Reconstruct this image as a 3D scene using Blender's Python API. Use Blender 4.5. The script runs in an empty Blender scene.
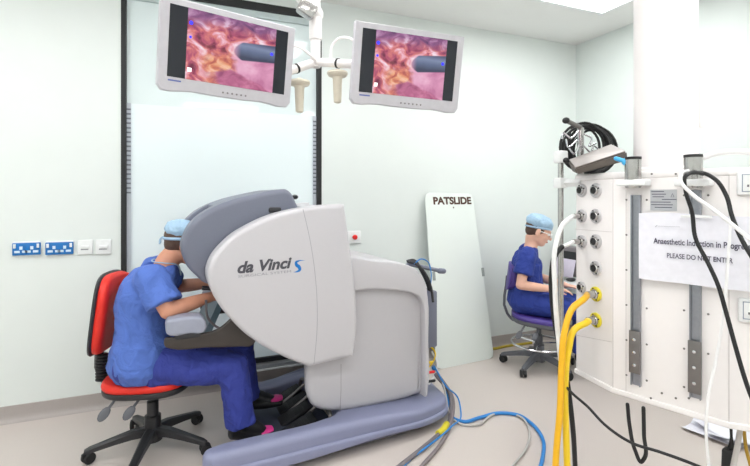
import bpy, bmesh, math, random
from mathutils import Vector as V, Matrix, noise
random.seed(7)
SC = bpy.context.scene
COL = SC.collection
# ---------------------------------------------------------------- camera, world, exposure
FPX, CAMH, HORIZ, YAW = 447.0, 1.4, 197.0, math.radians(22.4)
CY, SY = math.cos(YAW), math.sin(YAW)
cam_data = bpy.data.cameras.new('camera')
cam_data.sensor_width = 36
cam_data.lens = FPX / 750 * 36
cam_data.shift_y = -(233 - HORIZ) / 750
cam_data.clip_start = 0.02
cam = bpy.data.objects.new('camera', cam_data)
COL.objects.link(cam)
cam.location = (0, 0, CAMH)
cam.rotation_euler = (math.pi / 2, 0, -YAW)
SC.camera = cam
world = bpy.data.worlds.new('world')
SC.world = world
world.use_nodes = True
world.node_tree.nodes['Background'].inputs[0].default_value = (0.9, 0.95, 1, 1)
world.node_tree.nodes['Background'].inputs[1].default_value = 0.5
vs = SC.view_settings
vs.view_transform = 'Standard'
vs.look = 'None'
vs.gamma = 1
vs.use_curve_mapping = False
vs.exposure = 0.0
LAMP = 10.0          # strength of the ceiling light panels
WINDOW_GLOW = 0.1   # daylight in the frosted glass

# ---------------------------------------------------------------- surveying helpers (metres from picture measurements)
def ray(px):
    t = (px - 375) / FPX
    return V((t * CY + SY, -t * SY + CY))
def at(px, py, Y):
    d = ray(px) * Y
    return V((d.x, d.y, CAMH - (py - HORIZ) / FPX * Y))
def on_y(px, py, y):
    return at(px, py, y / ray(px).y)
def on_x(px, py, x):
    return at(px, py, x / ray(px).x)
def on_z(px, py, z):
    return at(px, py, (CAMH - z) * FPX / (py - HORIZ))
def cw(X, Y, z):
    return V((X * CY + Y * SY, -X * SY + Y * CY, z))
def on_plane(px, py, P, n):
    d = at(px, py, 1.0) - V((0, 0, CAMH))
    o = V((0, 0, CAMH))
    return o + d * ((P - o).dot(n) / d.dot(n))

# ---------------------------------------------------------------- materials
def lin(c):
    return tuple(((x / 255) / 12.92 if x / 255 <= .04045 else ((x / 255 + .055) / 1.055) ** 2.4) for x in c) + (1,)
MATS = {}
def mat(name, rgb, rough=.5, metal=0, bump=0, scale=40, var=.03, emit=None, es=0, spec=.5, sss=0, trans=0, distort=0):
    if name in MATS:
        return MATS[name]
    m = bpy.data.materials.new(name)
    m.use_nodes = True
    nt = m.node_tree
    b = nt.nodes['Principled BSDF']
    base = lin(rgb)
    tc = nt.nodes.new('ShaderNodeTexCoord')
    nz = nt.nodes.new('ShaderNodeTexNoise')
    nz.inputs['Scale'].default_value = scale
    nz.inputs['Detail'].default_value = 4
    nz.inputs['Distortion'].default_value = distort
    nt.links.new(tc.outputs['Object'], nz.inputs['Vector'])
    rp = nt.nodes.new('ShaderNodeValToRGB')
    rp.color_ramp.elements[0].position = .3
    rp.color_ramp.elements[1].position = .7
    rp.color_ramp.elements[0].color = tuple(x * (1 - var) for x in base[:3]) + (1,)
    rp.color_ramp.elements[1].color = tuple(min(1, x * (1 + var)) for x in base[:3]) + (1,)
    nt.links.new(nz.outputs['Fac'], rp.inputs['Fac'])
    nt.links.new(rp.outputs['Color'], b.inputs['Base Color'])
    b.inputs['Roughness'].default_value = rough
    b.inputs['Metallic'].default_value = metal
    b.inputs['Specular IOR Level'].default_value = spec
    if bump:
        bp = nt.nodes.new('ShaderNodeBump')
        bp.inputs['Strength'].default_value = bump
        bp.inputs['Distance'].default_value = .025 if distort else .01
        nt.links.new(nz.outputs['Fac'], bp.inputs['Height'])
        nt.links.new(bp.outputs['Normal'], b.inputs['Normal'])
    if emit:
        b.inputs['Emission Color'].default_value = lin(emit)
        b.inputs['Emission Strength'].default_value = es
    if sss:
        b.inputs['Subsurface Weight'].default_value = sss
        b.inputs['Subsurface Radius'].default_value = (.02, .008, .004)
    if trans:
        b.inputs['Transmission Weight'].default_value = trans
    MATS[name] = m
    return m
M_WALL = mat('wall_paint', (227, 233, 230), .55, scale=6, var=.008)
M_WALLR = mat('wall_paint_side', (226, 233, 230), .55, scale=6, var=.008)
M_CEIL = mat('ceiling_paint', (238, 238, 236), .9, scale=6, var=.008)
M_FLOOR = mat('vinyl_floor', (206, 196, 190), .32, scale=220, var=.035)
M_SKIRT = mat('vinyl_skirting', (172, 164, 160), .4, scale=200, var=.03)
M_GLASS = mat('frosted_glass', (225, 234, 235), .12, scale=2, var=.01, emit=(205, 226, 234), es=WINDOW_GLOW)
M_CLEAR = mat('clear_upper_glass', (214, 225, 225), .06, scale=2, var=.01, emit=(196, 216, 220), es=WINDOW_GLOW * .85)
M_BLACK = mat('black_gasket', (22, 23, 25), .5)
M_ALU = mat('aluminium', (188, 190, 192), .35, .7, scale=90, var=.05)
M_SHELL = mat('console_white_shell', (196, 194, 198), .33, scale=60, var=.006)
M_SHELL2 = mat('console_pod_white', (190, 188, 192), .35, scale=60, var=.006)
M_GREY = mat('console_grey', (112, 116, 132), .42, scale=160, var=.02)
M_BASE = mat('console_base_grey', (134, 138, 166), .4, scale=120, var=.02)
M_ARM = mat('dark_arm_metal', (60, 54, 51), .38, .25)
M_PADG = mat('armrest_pad', (152, 156, 172), .5)
M_DARK = mat('dark_plastic', (38, 38, 42), .42)
M_RUB = mat('black_rubber', (26, 26, 28), .6)
M_TRAY = mat('foot_tray', (62, 68, 84), .5)
M_LOGO = mat('logo_grey', (72, 72, 80), .5)
M_LOGOB = mat('logo_blue', (0, 112, 190), .5)
M_LOGOS = mat('logo_light', (140, 142, 150), .5)
M_RED = mat('red_upholstery', (226, 40, 24), .5, bump=.08, scale=300)
M_PURP = mat('purple_upholstery', (76, 58, 140), .45, bump=.08, scale=300)
M_CHAIR = mat('chair_black_plastic', (40, 40, 43), .4)
M_CHAIRG = mat('stool_grey_plastic', (92, 94, 100), .4)
M_CHROME = mat('chrome', (215, 216, 220), .15, 1)
M_STEEL = mat('stainless', (186, 184, 182), .22, .9, scale=60, var=.06)
M_RAIL = mat('rail_steel', (150, 153, 160), .32, .7, scale=60, var=.06)
M_FLANGE = mat('outlet_flange', (196, 194, 196), .3, .4)
M_STEELD = mat('dark_stainless', (120, 116, 114), .38, .6)
M_PEND = mat('pendant_white', (240, 236, 235), .35, scale=30, var=.006)
M_PENDL = mat('pendant_seam', (205, 200, 198), .5)
M_PLASTW = mat('white_plastic', (236, 238, 238), .35)
M_MON = mat('monitor_grey', (196, 194, 200), .4)
M_MONB = mat('monitor_black_glass', (18, 19, 26), .12, emit=(24, 26, 36), es=.6)
M_BEIGE = mat('beige_handle', (216, 208, 190), .45)
M_BLUE = mat('blue_socket', (12, 110, 184), .35)
M_BUTTON = mat('red_button', (225, 30, 30), .35)
M_PAPER = mat('paper', (232, 232, 240), .7)
M_INK = mat('ink', (78, 76, 96), .7)
M_LABEL = mat('silver_label', (188, 190, 194), .4)
M_BROWN = mat('brown_lettering', (74, 44, 30), .6)
M_BOARD = mat('slide_board', (228, 235, 230), .3, scale=5, var=.006)
M_YEL = mat('yellow_hose', (244, 208, 40), .35)
M_ORANGE = mat('amber_hose', (242, 184, 30), .35)
M_HOSEW = mat('white_hose', (238, 238, 238), .35)
M_CABB = mat('blue_cable', (40, 130, 205), .4)
M_CABG = mat('grey_cable', (118, 112, 116), .45)
M_CABL = mat('pale_grey_cable', (190, 186, 182), .45)
M_TAPE = mat('yellow_tape', (224, 208, 50), .5)
M_SKIN = mat('skin', (214, 152, 124), .5, sss=.08, scale=25, var=.04)
M_SKINW = mat('skin_fair', (226, 178, 156), .5, sss=.08, scale=25, var=.04)
M_HAIR = mat('dark_hair', (88, 66, 54), .6, bump=.3, scale=400)
M_CAP = mat('cap_blue', (160, 190, 214), .75, bump=.25, scale=70)
M_SCRUB = mat('scrub_blue', (82, 114, 194), .8, bump=.9, scale=10, var=.07, distort=1.2)
M_TROU = mat('scrub_indigo', (50, 62, 148), .8, bump=.9, scale=10, var=.07, distort=1.2)
M_NAVY = mat('scrub_navy', (34, 56, 140), .8, bump=.9, scale=10, var=.07, distort=1.2)
M_SHOE = mat('black_shoe', (24, 24, 28), .5)
M_PINK = mat('pink_trim', (232, 60, 150), .5)
M_EYE = mat('eye_white', (232, 230, 226), .25)
M_LIP = mat('lips', (186, 106, 98), .5)
M_DEV = mat('device_grey_shaded', (96, 88, 82), .45, .25)  # brownish grey darkened further, so shade on the upright faces is in the colour
M_DEVT = mat('device_pale', (146, 139, 135), .42, .2)
M_SKY = mat('sky_blue_plastic', (70, 176, 232), .35)
M_LITE = mat('light_diffuser', (250, 250, 250), .6, emit=(252, 252, 252), es=LAMP)
M_ICON = mat('screen_blue_icon', (40, 40, 220), .5, emit=(50, 50, 255), es=1.0)
M_ICONW = mat('screen_white_icon', (240, 240, 240), .5, emit=(250, 250, 250), es=.9)

def screen_material():
    m = bpy.data.materials.new('endoscope_picture')
    m.use_nodes = True
    nt = m.node_tree
    L = nt.links.new
    nt.nodes.clear()
    out = nt.nodes.new('ShaderNodeOutputMaterial')
    uv = nt.nodes.new('ShaderNodeUVMap')
    sep = nt.nodes.new('ShaderNodeSeparateXYZ')
    L(uv.outputs[0], sep.inputs[0])
    U, W = sep.outputs[0], sep.outputs[1]
    def mth(op, a, b=None, c=None, clamp=False):
        n = nt.nodes.new('ShaderNodeMath')
        n.operation = op
        n.use_clamp = clamp
        for i, x in enumerate((a, b, c)):
            if x is None:
                continue
            if isinstance(x, (int, float)):
                n.inputs[i].default_value = x
            else:
                L(x, n.inputs[i])
        return n.outputs[0]
    def sm(x, e0, e1):
        n = nt.nodes.new('ShaderNodeMapRange')
        n.interpolation_type = 'SMOOTHSTEP'
        L(x, n.inputs[0])
        n.inputs[1].default_value = e0
        n.inputs[2].default_value = e1
        return n.outputs[0]
    def nz(scale, detail, dist, off=0):
        mp = nt.nodes.new('ShaderNodeMapping')
        mp.inputs['Location'].default_value = (off, off, 0)
        L(uv.outputs[0], mp.inputs[0])
        n = nt.nodes.new('ShaderNodeTexNoise')
        n.inputs['Scale'].default_value = scale
        n.inputs['Detail'].default_value = detail
        n.inputs['Distortion'].default_value = dist
        L(mp.outputs[0], n.inputs['Vector'])
        return n.outputs['Fac']
    def ramp(f, stops):
        r = nt.nodes.new('ShaderNodeValToRGB')
        e = r.color_ramp.elements
        while len(e) < len(stops):
            e.new(.5)
        for k, (p, c) in enumerate(stops):
            e[k].position = p
            e[k].color = lin(c)
        L(f, r.inputs[0])
        return r.outputs[0]
    def mix(f, a, b):
        n = nt.nodes.new('ShaderNodeMix')
        n.data_type = 'RGBA'
        L(f, n.inputs[0])
        L(a, n.inputs[6])
        L(b, n.inputs[7])
        return n.outputs[2]
    n1 = nz(8, 8, .8)
    n2 = nz(5.5, 9, 1.0, 3)
    n3 = nz(3.2, 3, .8, 7)
    left = ramp(n2, [(.32, (112, 34, 66)), (.42, (186, 84, 114)), (.5, (220, 126, 122)), (.58, (236, 168, 186)), (.66, (250, 226, 236))])
    orange = ramp(n1, [(.34, (168, 60, 62)), (.48, (222, 132, 92)), (.56, (240, 176, 128)), (.68, (250, 214, 180))])
    pink = ramp(n3, [(.3, (196, 118, 158)), (.5, (226, 158, 192)), (.7, (240, 190, 214))])
    purple = ramp(n2, [(.3, (88, 52, 98)), (.52, (150, 92, 140)), (.7, (204, 160, 196))])
    maro = ramp(n1, [(.3, (150, 72, 112)), (.55, (190, 104, 142)), (.75, (214, 134, 168))])
    wob = mth('MULTIPLY', mth('SUBTRACT', n3, .5), .35)
    u2 = mth('ADD', U, wob)
    v2 = mth('ADD', W, wob)
    c = mix(mth('MULTIPLY', mth('MULTIPLY', sm(v2, .62, .3), sm(u2, .1, .3), clamp=True), .85), left, orange)
    c = mix(sm(v2, .72, .95), c, purple)
    c = mix(mth('MULTIPLY', sm(u2, .5, .6), sm(v2, .56, .48)), c, pink)
    ridge = mth('SUBTRACT', mth('ADD', W, mth('MULTIPLY', mth('ABSOLUTE', mth('SUBTRACT', U, .48)), .55)), .26)
    c = mix(mth('MULTIPLY', sm(mth('ADD', ridge, mth('MULTIPLY', wob, .3)), .03, -.02), sm(u2, .2, .34)), c, maro)
    axis = mth('ABSOLUTE', mth('SUBTRACT', W, mth('ADD', .47, mth('MULTIPLY', U, .13))))
    tool = mth('MULTIPLY', sm(axis, .145, .125), sm(mth('SUBTRACT', U, mth('MULTIPLY', mth('MULTIPLY', axis, axis), 5.0)), .5, .53))
    tcol = ramp(mth('ADD', W, mth('MULTIPLY', n3, .06)), [(.5, (60, 66, 92)), (.6, (98, 110, 142)), (.67, (128, 140, 172)), (.74, (78, 84, 116))])
    tipw = sm(U, .6, .5)
    tcol = mix(mth('MULTIPLY', tipw, .6), tcol, pink)
    c = mix(tool, c, tcol)
    em = nt.nodes.new('ShaderNodeEmission')
    em.inputs[1].default_value = .95
    L(c, em.inputs[0])
    gl = nt.nodes.new('ShaderNodeBsdfGlossy')
    gl.inputs['Roughness'].default_value = .15
    gl.inputs['Color'].default_value = (.04, .04, .04, 1)
    ad = nt.nodes.new('ShaderNodeAddShader')
    L(em.outputs[0], ad.inputs[0])
    L(gl.outputs[0], ad.inputs[1])
    L(ad.outputs[0], out.inputs[0])
    return m
M_SCREEN = screen_material()

# ---------------------------------------------------------------- mesh helpers
def cr(pts, n=6, closed=False):
    """Catmull-Rom; a point given twice in a row is a corner."""
    P = [V(p) for p in pts]
    N = len(P)
    def tan(i):
        if closed:
            a, b, c = P[(i - 1) % N], P[i % N], P[(i + 1) % N]
        else:
            a, b, c = P[max(i - 1, 0)], P[i], P[min(i + 1, N - 1)]
        d0, d1 = (b - a).length, (c - b).length
        if d0 < 1e-9 or d1 < 1e-9:
            return None
        return ((b - a) / d0 * d1 + (c - b) / d1 * d0) / (d0 + d1)
    out = []
    for i in range(N if closed else N - 1):
        a, b = P[i], P[(i + 1) % N]
        L = (b - a).length
        if L < 1e-9:
            continue
        ta, tb = tan(i), tan((i + 1) % N if closed else i + 1)
        ta = (b - a) / L if ta is None else ta
        tb = (b - a) / L if tb is None else tb
        for k in range(n):
            t = k / n
            out.append(a * (2 * t ** 3 - 3 * t * t + 1) + ta * (L * (t ** 3 - 2 * t * t + t)) + b * (3 * t * t - 2 * t ** 3) + tb * (L * (t ** 3 - t * t)))
    if not closed:
        out.append(P[-1])
    return out
def axes(P, u, v=None, n=None):
    u = u.normalized()
    if v is None:
        v = n.normalized().cross(u)
    v = v.normalized()
    w = u.cross(v).normalized()
    m = Matrix((u, v, w)).transposed().to_4x4()
    m.translation = P
    return m
class MB:
    def __init__(s):
        s.b = bmesh.new()
    def box(s, c, size, bevel=0, M=None, seg=2):
        t = bmesh.new()
        bmesh.ops.create_cube(t, size=1)
        for v in t.verts:
            v.co = V((v.co.x * size[0] + c[0], v.co.y * size[1] + c[1], v.co.z * size[2] + c[2]))
        if bevel:
            bmesh.ops.bevel(t, geom=t.edges[:], offset=bevel, segments=seg, affect='EDGES', profile=.5)
        return s._add(t, M)
    def _add(s, t, M=None):
        if M is not None:
            bmesh.ops.transform(t, matrix=M, verts=t.verts[:])
        me = bpy.data.meshes.new('tmp')
        t.to_mesh(me)
        t.free()
        s.b.from_mesh(me)
        bpy.data.meshes.remove(me)
        return s
    def rings(s, rings, closed=True, cap=True, loop=False):
        b = s.b
        R = [[b.verts.new(p) for p in r] for r in rings]
        n = len(R[0])
        for i in range(len(R) if loop else len(R) - 1):
            A, B = R[i], R[(i + 1) % len(R)]
            for j in range(n if closed else n - 1):
                k = (j + 1) % n
                try:
                    b.faces.new((A[j], A[k], B[k], B[j]))
                except ValueError:
                    pass
        if cap and not loop:
            b.faces.new(R[0][::-1])
            b.faces.new(R[-1])
        return s
    def tube(s, pts, r, n=10, smooth=0, closed=False, dome=False):
        pts = [V(p) for p in pts]
        rs = list(r) if hasattr(r, '__len__') else [r] * len(pts)
        if smooth:
            pp = cr([p.to_4d() if False else V((*p, rr)) for p, rr in zip(pts, rs)], smooth, closed)
            pts = [V(p[:3]) for p in pp]
            rs = [p[3] for p in pp]
        up = None
        out = []
        N = len(pts)
        for i, p in enumerate(pts):
            a = pts[(i - 1) % N] if closed or i else p
            c = pts[(i + 1) % N] if closed or i < N - 1 else p
            t = (c - a).normalized()
            if up is None:
                up = V((0, 0, 1)) if abs(t.z) < .9 else V((1, 0, 0))
            x = up - t * up.dot(t)
            if x.length < 1e-6:
                x = t.orthogonal()
            x.normalize()
            up = x
            y = t.cross(x)
            out.append((p, t, x, y, rs[i]))
        R = []
        def ring(o, sc=1, off=0):
            p, t, x, y, rr = o
            return [p + t * off + (x * math.cos(2 * math.pi * k / n) + y * math.sin(2 * math.pi * k / n)) * rr * sc for k in range(n)]
        if dome:
            for q in (80, 55, 28):
                R.append(ring(out[0], math.cos(math.radians(q)), -out[0][4] * math.sin(math.radians(q))))
        R += [ring(o) for o in out]
        if dome:
            for q in (28, 55, 80):
                R.append(ring(out[-1], math.cos(math.radians(q)), out[-1][4] * math.sin(math.radians(q))))
        return s.rings(R, loop=closed)
    def loft(s, pts, rad, side, n=20, smooth=4):
        """Elliptical tube: rad = (half width along side, half depth)."""
        pp = cr([V((*p, *r)) for p, r in zip(pts, rad)], smooth)
        side = V(side)
        R = []
        for i, q in enumerate(pp):
            a, c = V(pp[max(i - 1, 0)][:3]), V(pp[min(i + 1, len(pp) - 1)][:3])
            t = (c - a).normalized()
            x = (side - t * side.dot(t)).normalized()
            y = t.cross(x)
            p = V(q[:3])
            def ring(sc, off):
                return [p + t * off + x * math.cos(2 * math.pi * k / n) * q[3] * sc + y * math.sin(2 * math.pi * k / n) * q[4] * sc for k in range(n)]
            m = min(q[3], q[4])
            if i == 0:
                R += [ring(.4, -m * .5), ring(.8, -m * .3)]
            R.append(ring(1, 0))
            if i == len(pp) - 1:
                R += [ring(.8, m * .3), ring(.4, m * .5)]
        return s.rings(R)
    def ell(s, c, r, M=None, n=20):
        t = bmesh.new()
        bmesh.ops.create_uvsphere(t, u_segments=n, v_segments=max(8, n * 2 // 3), radius=1)
        for v in t.verts:
            v.co = V((v.co.x * r[0] + c[0], v.co.y * r[1] + c[1], v.co.z * r[2] + c[2]))
        return s._add(t, M)
    def lathe(s, prof, M=None, n=28):
        t = bmesh.new()
        R = [[t.verts.new((r * math.cos(2 * math.pi * k / n), r * math.sin(2 * math.pi * k / n), z)) for k in range(n)] for r, z in prof]
        for A, B in zip(R, R[1:]):
            for j in range(n):
                k = (j + 1) % n
                t.faces.new((A[j], A[k], B[k], B[j]))
        t.faces.new(R[0][::-1])
        t.faces.new(R[-1])
        return s._add(t, M)
    def prism(s, outline, w0, w1, bevel=0, M=None, seg=4, bev0=None):
        """Outline in (u, v), extruded along w, rims rounded."""
        o = [V((p[0], p[1])) for p in outline]
        q = [o[0]]
        for p in o[1:]:
            if (p - q[-1]).length > 1e-5:
                q.append(p)
        if (q[0] - q[-1]).length < 1e-5:
            q.pop()
        o = q
        area = sum(a.x * b.y - b.x * a.y for a, b in zip(o, o[1:] + o[:1]))
        sg = 1 if area > 0 else -1
        nm = []
        for i, p in enumerate(o):
            a, c = (p - o[i - 1]).normalized(), (o[(i + 1) % len(o)] - p).normalized()
            n = V((-(a.y + c.y), a.x + c.x)) * sg
            n = n.normalized() if n.length > 1e-6 else V((-a.y, a.x)) * sg
            d = max(.5, n.dot(V((-a.y, a.x)) * sg))
            nm.append(n / d)
        def ring(d, w):
            q = [V((p.x + n.x * d, p.y + n.y * d)) for p, n in zip(o, nm)]
            N = len(q)
            for it in range(60 if d else 0):
                bad = [i for i in range(N) if (q[(i + 1) % N] - q[i]).dot(o[(i + 1) % N] - o[i]) < -1e-9]
                if not bad:
                    break
                for i in bad:
                    m_ = (q[i] + q[(i + 1) % N]) / 2
                    q[i] = m_.copy()
                    q[(i + 1) % N] = m_.copy()
            return [V((p.x, p.y, w)) for p in q]
        b0 = bevel if bev0 is None else bev0
        R = []
        sgn = 1 if w1 > w0 else -1
        if b0:
            for k in range(seg):
                a = math.pi / 2 * k / seg
                R.append(ring(b0 * (1 - math.sin(a)), w0 + sgn * b0 * (1 - math.cos(a))))
        R.append(ring(0, w0 + sgn * b0))
        R.append(ring(0, w1 - sgn * bevel))
        if bevel:
            for k in range(1, seg + 1):
                a = math.pi / 2 * k / seg
                R.append(ring(bevel * (1 - math.cos(a)), w1 - sgn * bevel * (1 - math.sin(a))))
        t = MB()
        t.rings(R)
        bmesh.ops.remove_doubles(t.b, verts=t.b.verts[:], dist=1e-5)
        if M is not None:
            bmesh.ops.transform(t.b, matrix=M, verts=t.b.verts[:])
        me = bpy.data.meshes.new('tmp')
        t.b.to_mesh(me)
        t.b.free()
        s.b.from_mesh(me)
        bpy.data.meshes.remove(me)
        return s
WM = {}
def rootm(o):
    while o.parent:
        o = o.parent
    return WM.get(o.name, Matrix())
def link(name, me, m, parent=None, local=False):
    if parent and not local:
        me.transform(rootm(parent).inverted())
    o = bpy.data.objects.new(name, me)
    COL.objects.link(o)
    if m:
        me.materials.clear()
        me.materials.append(m)
    if parent:
        o.parent = parent
    return o
def build(name, mb, m, parent=None, local=False, smooth=True, angle=35, normals=True):
    if normals:
        bmesh.ops.recalc_face_normals(mb.b, faces=mb.b.faces[:])
    me = bpy.data.meshes.new(name)
    mb.b.to_mesh(me)
    mb.b.free()
    if smooth:
        me.polygons.foreach_set('use_smooth', [True] * len(me.polygons))
        me.set_sharp_from_angle(angle=math.radians(angle))
    return link(name, me, m, parent, local)
def tag(o, label, cat, group=None):
    o['label'] = label
    o['category'] = cat
    if group:
        o['group'] = group
    return o
def thing(name, label, cat, loc=(0, 0, 0), rz=0, group=None):
    o = bpy.data.objects.new(name, None)
    o.empty_display_size = .1
    COL.objects.link(o)
    o.location = loc
    o.rotation_euler = (0, 0, rz)
    WM[o.name] = Matrix.Translation(V(loc)) @ Matrix.Rotation(rz, 4, 'Z')
    return tag(o, label, cat, group)
def struct(name, mb, m, parent=None, **k):
    o = build(name, mb, m, parent, **k)
    if not parent:
        o['kind'] = 'structure'
    return o
def bake(mb, voxel, smooth=2, amp=0, freq=6, m=None):
    """Union of overlapping closed lumps as one continuous surface."""
    me = bpy.data.meshes.new('lump')
    bmesh.ops.recalc_face_normals(mb.b, faces=mb.b.faces[:])
    mb.b.to_mesh(me)
    mb.b.free()
    o = bpy.data.objects.new('lump', me)
    COL.objects.link(o)
    r = o.modifiers.new('r', 'REMESH')
    r.mode = 'VOXEL'
    r.voxel_size = voxel
    r.adaptivity = 0
    if smooth:
        s = o.modifiers.new('s', 'SMOOTH')
        s.factor = .5
        s.iterations = smooth
    dg = bpy.context.evaluated_depsgraph_get()
    dg.update()
    out = bpy.data.meshes.new_from_object(o.evaluated_get(dg))
    bpy.data.objects.remove(o)
    if amp:
        co = [v.co.copy() for v in out.vertices]
        nn = [v.normal.copy() for v in out.vertices]
        for v, c, n in zip(out.vertices, co, nn):
            a = noise.noise(V((c.x * freq, c.y * freq, c.z * freq * .55)))
            d = noise.noise(V((c.x * freq * 2.3 + 9, c.y * freq * 2.3, c.z * freq * 1.2)))
            v.co = c + n * amp * (a + .6 * (abs(d) * 2 - .6))
    out.polygons.foreach_set('use_smooth', [True] * len(out.polygons))
    return out
def text(name, s, A, B, n, m, parent, height=None, shear=0, bold=0, local=False, depth=.0006, lift=.001):
    """Lettering with its baseline from A to B on a face whose outward normal is n."""
    cu = bpy.data.curves.new(name, 'FONT')
    cu.body = s
    cu.size = 1
    cu.shear = shear
    cu.offset = bold
    cu.extrude = 0
    o = bpy.data.objects.new(name, cu)
    COL.objects.link(o)
    dg = bpy.context.evaluated_depsgraph_get()
    dg.update()
    me = bpy.data.meshes.new_from_object(o.evaluated_get(dg))
    bpy.data.objects.remove(o)
    xs = [v.co.x for v in me.vertices]
    ys = [v.co.y for v in me.vertices]
    w = max(xs) - min(xs)
    L = (B - A).length
    k = L / w
    ky = k if height is None else height / max(ys)
    x0 = min(xs)
    M = axes(A + n * lift, (B - A), n=n)
    for v in me.vertices:
        v.co = M @ V(((v.co.x - x0) * k, v.co.y * ky, 0))
    return link(name, me, m, parent, local)

# ================================================================ THE ROOM
XL, XR, YB, YF, ZC = -2.5, 3.64, 3.44, -2.4, 2.95
T = .12
struct('floor', MB().box(((XL + XR) / 2, (YB + YF) / 2, -.05), (XR - XL + 2 * T, YB - YF + 2 * T, .1)), M_FLOOR, smooth=False)
struct('ceiling', MB().box(((XL + XR) / 2, (YB + YF) / 2, ZC + .05), (XR - XL + 2 * T, YB - YF + 2 * T, .1)), M_CEIL, smooth=False)
wx0, wx1 = on_y(121, 200, YB).x, on_y(321.5, 200, YB).x
wz0, wz1 = .125, 2.86
wb = MB()
wb.box(((XL - T + wx0) / 2, YB + T / 2, ZC / 2), (wx0 - XL + T, T, ZC))
wb.box(((XR + T + wx1) / 2, YB + T / 2, ZC / 2), (XR + T - wx1, T, ZC))
wb.box(((wx0 + wx1) / 2, YB + T / 2, (wz1 + ZC) / 2), (wx1 - wx0, T, ZC - wz1))
wb.box(((wx0 + wx1) / 2, YB + T / 2, wz0 / 2), (wx1 - wx0, T, wz0))
struct('wall_back', wb, M_WALL, smooth=False)
struct('wall_right', MB().box((XR + T / 2, (YB + YF) / 2, ZC / 2), (T, YB - YF, ZC)), M_WALLR, smooth=False)
struct('wall_left', MB().box((XL - T / 2, (YB + YF) / 2, ZC / 2), (T, YB - YF, ZC)), M_WALL, smooth=False)
struct('wall_front', MB().box(((XL + XR) / 2, YF - T / 2, ZC / 2), (XR - XL, T, ZC)), M_WALL, smooth=False)
def skirt(name, a, b, n):
    prof = [(0, 0), (.035, 0), (.02, .006), (.01, .02), (.006, .04), (.005, .098), (0, .1)]
    mb = MB()
    mb.rings([[V((*a, 0)) + V((*n, 0)) * d + V((0, 0, z)) for d, z in prof], [V((*b, 0)) + V((*n, 0)) * d + V((0, 0, z)) for d, z in prof]])
    return struct(name, mb, M_SKIRT, angle=60)
skirt('baseboard_back', (XL, YB), (XR, YB), (0, -1))
skirt('baseboard_right', (XR, YB), (XR, YF), (-1, 0))
skirt('baseboard_left', (XL, YF), (XL, YB), (1, 0))
# tall glazed panel in the back wall
g = thing('window_1', 'tall frosted glass panel with black edges in the back wall', 'window', ((wx0 + wx1) / 2, YB, wz0))
del g['label'], g['category']
g['kind'] = 'structure'
zm = 2.04
build('window_pane', MB().box(((wx0 + wx1) / 2, YB + .03, (wz0 + .06 + zm) / 2), (wx1 - wx0 - .02, .012, zm - wz0 - .06)), M_GLASS, g, smooth=False)
build('upper_pane', MB().box(((wx0 + wx1) / 2, YB + .03, (zm + wz1 - .05) / 2), (wx1 - wx0 - .02, .012, wz1 - .05 - zm)), M_CLEAR, g, smooth=False)
f = MB()
f.box((wx0 + .016, YB + .02, (wz0 + wz1) / 2), (.032, .05, wz1 - wz0))
f.box((wx1 - .019, YB + .02, (wz0 + wz1) / 2), (.038, .05, wz1 - wz0))
f.box(((wx0 + wx1) / 2, YB + .02, wz1 - .03), (wx1 - wx0, .05, .06))
f.box(((wx0 + wx1) / 2, YB + .02, wz0 + .045), (wx1 - wx0, .045, .034))
build('window_frame', f, M_BLACK, g, smooth=False)
build('upper_rail', MB().box(((wx0 + wx1) / 2, YB + .02, wz1 - .085), (wx1 - wx0 - .07, .03, .05)), mat('rail_pale', (190, 203, 204), .4), g, smooth=False)
build('window_sill', MB().box(((wx0 + wx1) / 2, YB - .006, wz0 + .005), (wx1 - wx0, .07, .04), .005), M_ALU, g)
build('sill_lip', MB().box(((wx0 + wx1) / 2, YB - .046, wz0 - .012), (wx1 - wx0, .012, .012), .002), M_PLASTW, g)
for xx, dx, w in ((wx0 + .045, 0, .026), (wx1 - .052, 0, .026)):
    build('side_channel', MB().box((xx, YB + .018, 1.12), (w, .014, 1.84)), mat('channel_grey', (190, 196, 204), .45), g, smooth=False)
    st = MB()
    for k in range(19):
        st.box((xx, YB + .009, 1.43 + k * .0315), (w, .008, .011), .001)
    build('vent_slats', st, mat('slat_grey', (112, 116, 126), .45), g)
# ceiling light panels
def panel(x, y, label, group):
    t = thing('ceiling_light', label, 'ceiling light', (x, y, ZC), 0, group)
    fr = MB()
    for sx, sy, w, d in ((0, -.3, 1.2, .03), (0, .3, 1.2, .03), (-.6, 0, .03, .63), (.6, 0, .03, .63)):
        fr.box((x + sx, y + sy, ZC - .008), (w, d, .02), .003)
    build('frame', fr, M_PLASTW, t)
    build('diffuser', MB().box((x, y, ZC - .004), (1.17, .57, .01)), M_LITE, t, smooth=False)
panel(2.59, 2.44, 'flat white ceiling light panel above the equipment pendant corner', None)
for x, y in ((.5, 2.3), (-1.5, 2.2), (2.5, .7), (.5, .5), (-1.5, .4), (2.5, -1.2), (.5, -1.2), (-1.5, -1.3)):
    panel(x, y, 'flat white ceiling light panel outside the picture', 'ceiling light panels outside the picture')

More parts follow.
